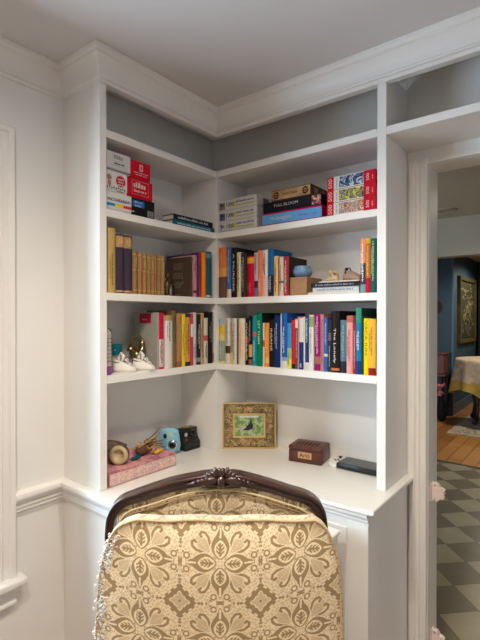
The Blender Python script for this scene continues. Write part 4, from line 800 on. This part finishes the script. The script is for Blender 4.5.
# ------------------------------------------------------------------ chair
def ornament(N=360):
    y, x = np.mgrid[0:N, 0:N]/(N-1.0)
    CL = np.zeros((N, N))                    # 0 cream, 1 mid tan, 2 brown
    th = np.sin(x*52+1.5*np.sin(y*23))*np.sin(y*52+1.5*np.sin(x*27)); bgm = (th > .12)
    r = np.hypot(x, y); dg = np.hypot(x-.44, y-.44)
    # quiet tan scrollwork in the ground
    CL[bgm & (r > .3)] = 1
    def seg(P, w):
        d = np.full((N, N), 9.)
        for (ax, ay), (bx, by) in zip(P[:-1], P[1:]):
            vx, vy = bx-ax, by-ay; tt = np.clip(((x-ax)*vx+(y-ay)*vy)/(vx*vx+vy*vy), 0, 1)
            d = np.minimum(d, np.hypot(x-ax-tt*vx, y-ay-tt*vy))
        return d < w
    def both(P, w):
        return seg(P, w) | seg([(b, a) for a, b in P], w)
    def stroke(P, w, c=2, halo=.022):
        CL[both(P, w+halo)] = 0; CL[both(P, w)] = c
    # diagonal tear leaves
    el = lambda cx, cy, a, b: (((x-cx)*.707+(y-cy)*.707)/a)**2+((-(x-cx)*.707+(y-cy)*.707)/b)**2
    CL[el(.40, .40, .34, .20) < 1] = 0; CL[(el(.42, .42, .27, .14) < 1)] = 1
    for k in range(7):
        q = .26+k*.055; CL[np.hypot(x-q, y-q) < .014] = 0
    stroke([(.14, .10), (.28, .20), (.44, .25), (.60, .30), (.70, .38), (.72, .48), (.66, .52), (.61, .48)], .032)
    # axis petals
    for X, Y in ((x, y), (y, x)):
        f = np.clip((Y-.08)/.68, 0, 1); wo = .25*np.sin(PI*f)**.75*(1-.2*f)
        CL[(X < wo+.03) & (Y > .08) & (Y < .78)] = 0
        CL[(X < wo) & (Y > .08) & (Y < .76)] = 2
        f2 = np.clip((Y-.12)/.44, 0, 1); wi = .155*np.sin(PI*f2)**.7
        CL[(X < wi) & (Y > .12) & (Y < .56)] = 0
        CL[(X < .026) & (Y > .17) & (Y < .50)] = 2
        for yy in (.22, .31, .40):
            CL[(np.abs(Y-yy-X*.9) < .028) & (X < .10-.03*(yy > .35))] = 2
        # stem to the edge
        CL[(X < .055+.03*np.cos((Y-.7)*20)) & (Y > .66) & (Y < .86)] = 2
        CL[(X < .022) & (Y > .60) & (Y < .84)] = 0
        d = np.hypot(X-.16, Y-.84); CL[(d < .095)] = 0; CL[(d < .085) & (d > .045)] = 2
        CL[(X < .10) & (np.abs(Y-.97) < .022)] = 2; CL[(np.hypot(X, Y-1) < .045)] = 2
        CL[(np.hypot(X-.24, Y-.93) < .028)] = 2; CL[(np.hypot(X-.34, Y-.98) < .022)] = 2
    # hub
    CL[(r < .10)] = 0; CL[(np.abs(x-.05) < .008) & (y < .09)] = 1; CL[(np.abs(y-.05) < .008) & (x < .09)] = 1
    # dark lozenge with flower
    p, q = 1-x, 1-y; rr = np.hypot(p, q); an = np.arctan2(q, p)
    loz = p*.95+q+.035*np.sign(np.sin(22*(p-q)))*1.0
    CL[loz < .50] = 0; CL[loz < .44] = 2
    fl = .155+.075*np.abs(np.cos(2*an))**2+.02*np.cos(8*an)
    CL[rr < fl] = 1; CL[np.abs(rr-fl) < .016] = 0; CL[rr < .055] = 0; CL[rr < .042] = 2
    for dd in (.49, .56): CL[np.hypot(p-dd, q) < .035] = 2; CL[np.hypot(p, q-dd) < .035] = 2
    return CL
ORN = ornament()
CCOL = np.array([(.84, .69, .46), (.62, .475, .29), (.33, .225, .105)])
def fab_color(a, z, ph=.175, pv=.165, z0=.844, curve=True):
    z = np.asarray(z)-(.0+.018*np.minimum((np.asarray(a)/.17)**2, 1.4) if curve else 0)
    u = (np.asarray(a)/ph); v = (z-z0)/pv
    X = np.abs(u-np.round(u))*2; Y = np.abs(v-np.round(v))*2
    i = np.clip((Y*359).astype(int), 0, 359); j = np.clip((X*359).astype(int), 0, 359)
    return CCOL[ORN[i, j].astype(int)], ORN[i, j]
def fabric_mat():
    m = mat('damask_fabric', (.7, .5, .3), .85); nt = m.node_tree; b = nt.nodes['Principled BSDF']
    at = nt.nodes.new('ShaderNodeAttribute'); at.attribute_name = 'weave'; nt.links.new(at.outputs['Color'], b.inputs['Base Color'])
    n = nt.nodes.new('ShaderNodeTexNoise'); n.inputs['Scale'].default_value = 700; nt.links.new(nt.nodes['Texture Coordinate'].outputs['Object'], n.inputs['Vector'])
    bp = nt.nodes.new('ShaderNodeBump'); bp.inputs['Strength'].default_value = .25; bp.inputs['Distance'].default_value = .001
    nt.links.new(n.outputs['Fac'], bp.inputs['Height']); nt.links.new(bp.outputs[0], b.inputs['Normal']); b.inputs['Sheen Weight'].default_value = .15
    return m
FAB = fabric_mat()
def grid_mesh(name, P, parent, colf):
    """P: (ny,nx,3) array of points"""
    ny, nx, _ = P.shape; v = P.reshape(-1, 3)
    idx = np.arange(ny*nx).reshape(ny, nx); f = np.stack([idx[:-1, :-1], idx[:-1, 1:], idx[1:, 1:], idx[1:, :-1]], -1).reshape(-1, 4)
    me = bpy.data.meshes.new(name); me.from_pydata(v.tolist(), [], f.tolist())
    col, cl = colf; ca = me.color_attributes.new('weave', 'FLOAT_COLOR', 'POINT'); ca.data.foreach_set('color', np.concatenate([col.reshape(-1, 3), np.ones((ny*nx, 1))], 1).ravel())
    me.polygons.foreach_set('use_smooth', [True]*len(me.polygons)); me.materials.append(FAB); me.update()
    o = bpy.data.objects.new(name, me); COL.objects.link(o); o.parent = parent; return o
chair = thing('armchair', 'carved walnut chair with gold damask upholstery standing at the desk', 'chair', (.6505, -.7431, 0), .6665)
def prof_px(L, Dd=1.1, c=-.057): return [((u-240)/450*Dd-c, 1.372-Dd*(v-320)/450) for u, v in L]
outer = prof_px([(107, 560), (105.5, 540), (106, 525), (108, 513), (113, 503.5), (121, 497), (135, 491.5), (155, 484.5), (175, 478.5), (195, 474.5), (208, 472.5), (222, 472), (236, 472.5), (250, 475.5), (270, 481), (290, 487.5), (305, 492), (314, 496.5), (321, 503), (325.5, 512), (327.5, 525), (328, 540), (327, 560)])
inner = prof_px([(115, 560), (113.5, 540), (114.5, 525), (117.5, 515), (123, 508), (130, 504), (142, 500.5), (158, 495.5), (176, 490), (196, 486), (208, 484.7), (222, 484.2), (236, 484.7), (249, 487), (268, 491.5), (286, 497), (300, 501.5), (308, 505.5), (313, 510), (316.5, 516), (318.5, 526), (319, 540), (318, 560)])
outer = [(-.255, .36), (-.262, .60)]+outer+[(.268, .60), (.258, .36)]; inner = [(-.232, .36), (-.242, .60)]+inner+[(.246, .60), (.236, .36)]
def smooth_poly(P, n=6):
    out = []
    for i in range(len(P)-1):
        p0, p1, p2, p3 = (np.array(P[max(0, min(len(P)-1, j))]) for j in (i-1, i, i+1, i+2))
        for k in range(n):
            t_ = k/n; out.append(tuple(.5*((2*p1)+(-p0+p2)*t_+(2*p0-5*p1+4*p2-p3)*t_**2+(-p0+3*p1-3*p2+p3)*t_**3)))
    out.append(P[-1]); return out
O_ = smooth_poly(outer); I_ = smooth_poly(inner)
sec = [(0, .022), (0, -.006), (.06, -.014), (.20, -.019), (.34, -.015), (.42, -.009), (.52, -.013), (.66, -.016), (.80, -.012), (.88, -.016), (.97, -.012), (1, -.006), (1, .022)]
m = MB(); vs = []; fs = []; n = len(sec)
for (ax, az), (bx, bz) in zip(O_, I_):
    for f, y in sec: vs.append((ax+(bx-ax)*f, y, az+(bz-az)*f))
for i in range(len(O_)-1):
    for j in range(n): fs.append((i*n+j, i*n+(j+1) % n, (i+1)*n+(j+1) % n, (i+1)*n+j))
fs += [tuple(range(n)), tuple((len(O_)-1)*n+j for j in range(n))]
m._new(vs, fs); m.build('back_frame', WOOD, chair, smooth='all')
# carved crest
m = MB(); cz = 1.372-1.1*(475.5-320)/450
for s_ in (-1, 1):
    for k in range(6):
        a = s_*(.12+k*.26); R_ = .022+.004*(k % 2)
        m.ball((.012+math.sin(a)*R_*1.25, -.020, cz-.010+math.cos(a)*R_), (.0065, .010, .0135), 8, M=Matrix.Rotation(a, 4, 'Y'))
    m.tube([(.012+s_*.006, -.024, cz-.006), (.012+s_*.022, -.026, cz-.002), (.012+s_*.036, -.022, cz-.008), (.012+s_*.055, -.020, cz-.010), (.012+s_*.085, -.018, cz-.016)], [.006, .010, .010, .007, .002], 8)
    m.tube([(.012+s_*.010, -.024, cz-.018), (.012+s_*.028, -.025, cz-.014), (.012+s_*.046, -.022, cz-.020)], [.005, .008, .004], 8)
    for k in range(5): m.ball((.012+s_*(.024+k*.010), -.024, cz+.002-k*.003), (.0055, .008, .0065), 7)
m.ball((.012, -.026, cz-.006), (.011, .012, .014), 10); m.ball((.012, -.022, cz+.010), (.006, .007, .010), 8)
m.build('crest_carving', WOOD, chair, smooth='all')
# inner upholstered panel
nx, nz = 420, 90
Ii = np.array(I_); half = len(Ii)//2
zs_ = np.linspace(.50, 1.0, 160)
tt = np.linspace(0, 1, nx)
lx_ = np.interp(tt, np.linspace(0, 1, len(Ii)), Ii[:, 0]); 
xs = np.linspace(-.240, .255, nx)
top = []
for x in xs:
    zt_ = [a[1]+(b[1]-a[1])*((x-a[0])/(b[0]-a[0])) for a, b in zip(I_[:-1], I_[1:]) if (a[0]-x)*(b[0]-x) <= 0 and abs(b[0]-a[0]) > 1e-9]
    top.append(max(zt_) if zt_ else .8)
top = np.array(top)+.002
g_ = np.linspace(0, 1, nz)[:, None]; Z_ = .74+(top[None, :]-.74)*g_; X_ = np.repeat(xs[None, :], nz, 0)
Y_ = -.004-.012*np.sin(np.clip((top[None, :]-Z_)/.05, 0, 1)*PI/2)+0*X_
grid_mesh('back_panel', np.stack([X_, Y_, Z_], -1), chair, fab_color(X_*1.0, Z_, .187, .173, .893, False))
# double cord along the panel edge
I2 = [(a+(.011 if a < 0 else -.011)*min(1, abs(a)/.16), b-.008) for a, b in I_[14:-14]]
for nm, dz, rr in (('cord_trim', 0, .0028), ('cord_trim', -.009, .0022)):
    m = MB(); m.tube([(a, -.0175, b+dz) for a, b in I2], rr, 6); m.build(nm, CREAMP if dz == 0 else mat('tan_cord', (.36, .24, .12), .9), chair, smooth='all')
# big pillow-like outer cushion
TOPZ = .925
def halfw(z, side):
    zz = [.44, .56, .66, .75, .80, .84, .87, .89, .905, .915, .921, .925]
    wl = [.250, .268, .275, .271, .267, .259, .250, .242, .232, .220, .208, .192]
    wr = [.250, .266, .273, .271, .268, .263, .253, .246, .238, .230, .223, .215]
    return np.interp(z, zz, wl if side < 0 else wr)
def bulge(i, z): return .100+.034*(1-np.abs(i)**3.2)*(1-np.clip((z-.72)/(TOPZ-.72), 0, 1)**3)
def cy(i, z):
    sag = 0
    return -bulge(i, z)
nz, nx = 380, 440
CS = .0115
zl = np.concatenate([np.linspace(.45, .60, 50), np.linspace(.6005, TOPZ, nz-50)])
I0 = np.linspace(-1, 1, nx)
Z_ = np.repeat(zl[:, None], nx, 1); IJ = np.repeat(I0[None, :], nz, 0)
HW = np.where(IJ < 0, halfw(Z_, -1), halfw(Z_, 1)); X_ = IJ*HW+CS
Zt = Z_-.0014*np.sin(IJ*9+1)*np.clip((Z_-.8)/.12, 0, 1)     # slightly wavy top seam
Y_ = cy(IJ, Z_)+.0016*np.sin(X_*60+Z_*25)*np.clip((TOPZ-Z_)/.1, 0, 1)
cush = grid_mesh('back_cushion', np.stack([X_, Y_, Zt], -1), chair, fab_color(X_-.012-.002, Z_))
# boxing round the edge
def edge_loop():
    L = [(-halfw(z, -1)+CS, z, -1.) for z in np.linspace(.45, TOPZ, 60)]
    w0, w1 = -halfw(TOPZ, -1), halfw(TOPZ, 1)
    L += [(x+CS, TOPZ-.0014*math.sin((x/(-w0) if x < 0 else x/w1)*9+1), x/(-w0) if x < 0 else x/w1) for x in np.linspace(w0, w1, 80)[1:-1]]
    L += [(halfw(z, 1)+CS, z, 1.) for z in np.linspace(TOPZ, .45, 60)]
    return L
EL = edge_loop(); nb = 8; P = np.zeros((nb, len(EL), 3))
for k in range(nb):
    f = k/(nb-1); 
    for q, (x, z, i) in enumerate(EL):
        y = float(cy(i, z)); bl = .006*math.sin(PI*f)
        P[k, q] = (x*(1-.02*f)+np.sign(x)*bl*(abs(i) > .99), y+f*(-.060-y), z+(bl-.004*f)*(abs(i) < .995))
cc = np.repeat(np.array([[.62, .55, .46]]), nb*len(EL), 0).reshape(nb, len(EL), 3)
fc_, _o = fab_color(P[..., 0]+.03, P[..., 2]+(-.10-P[..., 1])*-1.0+.02); cc = (cc*.35+fc_*.65)*np.array([.9, .86, .82])
grid_mesh('cushion_boxing', P, chair, (cc, None))
m = MB(); m.tube([(x, float(cy(i, z))-.001, z+.001) for x, z, i in EL], .0033, 6); rl = random.Random(2)
for x, z, i in EL[::2]:
    m.mi = 1; m.ball((x+rl.uniform(-.001, .001), float(cy(i, z))-.004, z+rl.uniform(-.003, .001)), (.0028, .0015, .0016), 6)
m.build('piping', [CREAMP, mat('tan_stitch', (.33, .21, .09), .9)], chair, smooth='all')
# lace along the left edge
m = MB()
for k in range(380):
    z = rl.uniform(.46, .895); w = CS-float(halfw(z, -1)); f = rl.random()**1.3
    y = float(cy(-1, z)); cx, cyy = w-.002+rl.uniform(-.008, .010)*(1.2-f), y+.008+.05*f+rl.uniform(-.012, 0)
    if k % 5 < 2: q_ = rl.random()**1.6*.07; cx, cyy = w+q_*(CS-w), float(cy(-1+q_, z))-.0025
    r_ = rl.uniform(.0022, .005); a0 = rl.uniform(0, 6); tl = rl.uniform(-.6, .6)
    m.tube([(cx+r_*math.cos(a0+2*PI*j/7)*.8, cyy+r_*math.cos(a0+2*PI*j/7)*tl, z+r_*math.sin(a0+2*PI*j/7)) for j in range(7)], .0011, 4, closed=True)
m.build('lace_trim', mat('white_lace', (.84, .83, .80), .9), chair, smooth='all')
# seat, aprons and legs (below the picture)
m = MB(); m.box(-.27, .27, -.55, .0, .33, .38, bev=.01, seg=2); m.build('seat_rail', WOOD, chair, smooth=True)
m = MB(); m.box(-.26, .26, -.54, -.03, .38, .448, bev=.03, seg=4); m.build('seat_cushion', mat('seat_damask', (.60, .43, .23), .85, noise=.4, nscale=18), chair, smooth=True)
for lx_, ly_ in ((-.24, -.52), (.24, -.52), (-.24, -.02), (.24, -.02)):
    s_ = 1 if lx_ > 0 else -1; d_ = -1 if ly_ < -.3 else 1
    m = MB(); m.tube([(lx_, ly_, .34), (lx_+s_*.008, ly_+d_*.010, .26), (lx_+s_*.002, ly_+d_*.002, .12), (lx_+s_*.006, ly_+d_*.010, .03), (lx_+s_*.012, ly_+d_*.018, .0)], [.026, .028, .017, .014, .017], 12); m.build('leg', WOOD, chair, smooth='all')

# ------------------------------------------------------------------ beyond the doorway
t = thing('ceiling_light', 'round recessed light in the kitchen ceiling seen through the doorway', 'ceiling light', (.357, 2.66, CE))
m = MB(); m.lathe([(.085, 0), (.085, -.006), (.060, -.010), (.055, 0)], 28); m.build('trim_ring', cmat((.40, .34, .26)), t, smooth=True)
m = MB(); m.lathe([(.056, -.003), (.050, -.005), (.001, -.006)], 28); m.build('lens', cmat((.5, .42, .34)), t, smooth=True)
t = thing('wall_picture', 'framed floral picture hanging on the teal dining room wall', 'picture', (-.184, 6.07, 1.49), PI/2)
m = MB(); ring(m, 1.12, .985, 1.00, .87, -.045, 0, 0); m.build('frame', mat('olive_gilt', (.11, .09, .025), .4, metal=.3, noise=.4, nscale=10), t)
m = MB(); m.box(-.51, .51, -.020, -.005, -.42, .42); cv = m.build('canvas', mat('dark_canvas', (.022, .022, .012), .6, col2=(.05, .045, .02), nscale=6), t)
m = MB(); rp = random.Random(4)
for k in range(170):
    x, z = rp.gauss(0, .26), rp.gauss(.04, .20)
    if abs(x) > .47 or abs(z) > .39: continue
    r_ = rp.uniform(.010, .030); m.ball((x, -.022, z), (r_, .003, r_*rp.uniform(.5, 1.2)), 7)
m.build('painted_blossoms', voro('blossoms', ((.50, .48, .42), (.30, .25, .12), (.10, .12, .06)), 14), cv)
m = MB(); m.prism([(-.12, -.36), (.12, -.36), (.15, -.22), (-.15, -.22)], 0, .003, M=T(0, -.0225, 0) @ FRONT); m.build('painted_vase', cmat((.08, .08, .07)), cv)
t = thing('wall_plate', 'dark round plate on the teal wall by the door jamb', 'plate', (-.425, 5.19, 1.52), 0)
m = MB(); m.lathe([(.10, 0), (.105, .008), (.07, .015), (.04, .030), (.001, .034)], 28, M=FRONT); m.build('plate', mat('dark_bronze', (.05, .025, .025), .4, metal=.5), t, smooth=True)
m = MB(); m.lathe([(.115, -.004), (.115, .006), (.100, .010), (.100, -.004)], 28, M=FRONT); m.build('rim', mat('bronze_rim', (.06, .03, .02), .4, metal=.5), t, smooth=True)
RW = mat('red_brown_wood', (.16, .045, .022), .35, noise=.3, nscale=12)
t = thing('side_cabinet', 'small reddish wooden cabinet on legs against the teal wall', 'cabinet', (-.42, 4.97, 0), 0)
m = MB(); m.box(-.23, .20, -.02, .20, .60, .87, bev=.01); m.build('body', RW, t)
m = MB(); m.box(-.24, .215, -.03, .21, .87, .89, bev=.004); m.build('top', RW, t)
m = MB(); m.box(-.16, .10, -.022, -.019, .64, .83); m.build('opening', mat('cabinet_opening_shade', (.01, .005, .004), .7), t)  # dark plate on the solid front, painted shade of an open recess
m = MB(); m.box(-.24, .21, -.03, .205, .565, .60, bev=.006); m.build('apron', RW, t)
for x, y in ((-.21, 0), (.18, 0), (-.21, .18), (.18, .18)): MB().tube([(x, y, .565), (x, y, .3), (x*.98, y, 0)], [.022, .016, .012], 10).build('leg', mat('dark_leg', (.05, .016, .01), .4), t, smooth='all')
t = thing('bouquet', 'pink flower bunch standing low beside the reddish cabinet', 'flowers', (-.22, 4.80, 0))
m = MB(); m.lathe([(.03, 0), (.06, .05), (.055, .2), (.035, .30), (.045, .33)], 16); m.build('vase', cmat((.02, .02, .03)), t, smooth='all')
m = MB()
for k in range(14): m.ball((rp.uniform(-.04, .04), rp.uniform(-.04, .04), .38+rp.uniform(-.05, .10)), .024, 8)
m.build('blossoms', cmat((.60, .20, .22)), t, smooth='all')
# table with cloth
t = thing('dining_table', 'round dark pedestal table under a cloth in the dining room', 'table', (.36, 4.95, .029))
m = MB(); m.lathe([(.40, .775), (.41, .79), (.41, .805), (.39, .81)], 40); m.build('tabletop', mat('dark_mahogany', (.035, .014, .010), .3), t, smooth=True)
for k in range(4):
    a = PI/4+k*PI/2+.25; c_, s_ = math.cos(a), math.sin(a)
    MB().tube([(c_*.26, s_*.26, .78), (c_*.31, s_*.31, .66), (c_*.29, s_*.29, .45), (c_*.26, s_*.26, .20), (c_*.28, s_*.28, .06), (c_*.31, s_*.31, .02), (c_*.33, s_*.33, .022)], [.045, .055, .040, .024, .028, .035, .02], 12).build('leg', mat('mahogany_leg', (.028, .010, .008), .35), t, smooth='all')
nr, na = 26, 160; vs = []; fs = []
rc = random.Random(8)
for i in range(nr):
    f = i/(nr-1)
    for j in range(na):
        a = 2*PI*j/na; 
        if f < .45: rr = .44*f/.45; z = .8125+.012*math.sin(f/.45*PI*.5)*0
        else:
            g2 = (f-.45)/.55; drop = .40+.05*math.sin(a*4+1)
            rr = .44+.035*g2+.035*g2*math.sin(a*11)+.018*g2*math.sin(a*7+2); z = .8125-drop*g2-.02*(1-math.cos(min(1, g2*6)*PI/2))
        vs.append((rr*math.cos(a), rr*math.sin(a), z))
for i in range(nr-1):
    for j in range(na): fs.append((i*na+j, i*na+(j+1) % na, (i+1)*na+(j+1) % na, (i+1)*na+j))
m = MB(); v, ff = m._new(vs, fs)
for fc_ in ff:
    zc_ = sum(q.co.z for q in fc_.verts)/4; fc_.material_index = 1 if zc_ < .54 else 0
o = m.build('tablecloth', [mat('cream_cloth', (.62, .47, .32), .8, noise=.3, nscale=14), mat('gold_hem', (.55, .34, .05), .75, noise=.2, nscale=20)], smooth='all', loc=(.36, 4.95, .029)); tag(o, 'cream tablecloth with wide gold hem draped over the round table', 'tablecloth')
m = MB(); m.box(-.9, .75, -.55, .75, 0, .008, bev=.003); 
t = MB().box(-.004, 2.2, 4.15, 5.42, .0005, .008, bev=.002).build('rug', voro('faded_rug', ((.42, .36, .26), (.26, .22, .17), (.48, .42, .30), (.30, .26, .18)), 5, .9)); tag(t, 'faded grey-beige rug under the dining table', 'rug')
m = MB(); m.box(.02, 2.18, 4.17, 4.21, .008, .0085); m.box(.02, .06, 4.21, 5.40, .008, .0085); m.build('border', cmat((.50, .44, .33), .9), t)
t = thing('wall_shelf', 'dark cabinet with warm yellow interior at the far teal wall', 'cabinet', (.12, 6.94, 0))
m = MB(); ring(m, .50, 1.2, .38, 1.08, -.22, 0, 1.45); m.build('frame', BLACK, t); m = MB(); m.box(-.2, .2, -.04, -.01, .9, 2.0); m.build('interior', cmat((.45, .25, .05)), t)  # interior is one even yellow base colour
m = MB(); m.box(-.25, .25, -.25, 0, 0, .85); m.build('base', BLACK, t)
t = thing('stool', 'dark rounded stool at the right edge of the tiled floor', 'stool', (1.01, 1.86, 0))
m = MB(); m.lathe([(.15, .10), (.175, .115), (.18, .14), (.165, .165), (.001, .17)], 28); m.build('seat', mat('oxblood_leather', (.035, .008, .008), .4), t, smooth='all')
for k in range(3): MB().tube([(.10*math.cos(k*2.1), .10*math.sin(k*2.1), .10), (.13*math.cos(k*2.1), .13*math.sin(k*2.1), 0)], [.015, .010], 10).build('leg', BLACK, t)

# ------------------------------------------------------------------ light
def area(name, loc, rot, sx, sy, e, col, spread=None):
    l = bpy.data.lights.new(name, 'AREA'); l.shape = 'RECTANGLE'; l.size = sx; l.size_y = sy; l.energy = e; l.color = col
    if spread: l.spread = spread
    o = bpy.data.objects.new(name, l); COL.objects.link(o); o.location = loc; o.rotation_euler = rot; return o
def spot(name, loc, e, col, ang=150, r=.05, blend=.4, rot=(0, 0, 0)):
    l = bpy.data.lights.new(name, 'SPOT'); l.energy = e; l.color = col; l.spot_size = math.radians(ang); l.spot_blend = blend; l.shadow_soft_size = r
    o = bpy.data.objects.new(name, l); COL.objects.link(o); o.location = loc; o.rotation_euler = rot; return o
WARM = (1, .87, .715)
spot('can_and_fill_light', (.78, -1.50, CE-.02), 70, WARM, 176, .04, .75)
spot('can_and_fill_light', (.95, -.80, CE-.02), 62, WARM, 140, .05, 1)  # unseen fill spot, added to brighten the counter
spot('can_and_fill_light', (2.1, -2.6, CE-.02), 26, WARM, 160, .05, .6)  # added fill behind the camera, no fixture seen
spot('can_and_fill_light', (.78, -3.1, CE-.02), 26, WARM, 160, .05, .6)  # another added fill behind the camera, also unseen
area('window_daylight', (WL-1.0, -1.75, 1.45), (0, -PI/2, 0), 2.0, 2.6, 330, (.60, .80, 1))
spot('kitchen_fill', (1.1, 2.1, CE-.02), 30, (1, .86, .66), 160, .05)  # unseen spot, added and placed so the header wall is lit
spot('dining_can', (.9, 4.2, CE-.02), 105, (1, .88, .7), 160, .06)
spot('dining_can', (.5, 5.9, CE-.02), 75, (1, .9, .75), 160, .06)
w = bpy.data.worlds.new('sky'); S.world = w; w.use_nodes = True
bg = w.node_tree.nodes['Background']; sk = w.node_tree.nodes.new('ShaderNodeTexSky'); sk.sky_type = 'NISHITA' if 'NISHITA' in [e.identifier for e in sk.bl_rna.properties['sky_type'].enum_items] else sk.sky_type
sk.sun_disc = False; sk.sun_elevation = math.radians(35); w.node_tree.links.new(sk.outputs[0], bg.inputs[0]); bg.inputs[1].default_value = .12

# ------------------------------------------------------------------ camera
cam = bpy.data.cameras.new('camera'); co = bpy.data.objects.new('camera', cam); COL.objects.link(co)
co.location = (1.3753, -1.5725, 1.3791); co.rotation_euler = (PI/2-.0063, 0, .6665)
cam.sensor_fit = 'VERTICAL'; cam.sensor_height = 24; cam.lens = 450.09/640*24; cam.clip_start = .02
S.camera = co
S.view_settings.view_transform = 'Standard'; S.view_settings.look = 'None'; S.view_settings.gamma = 1; S.view_settings.exposure = 0.0
try: S.view_settings.use_curve_mapping = False
except Exception: pass
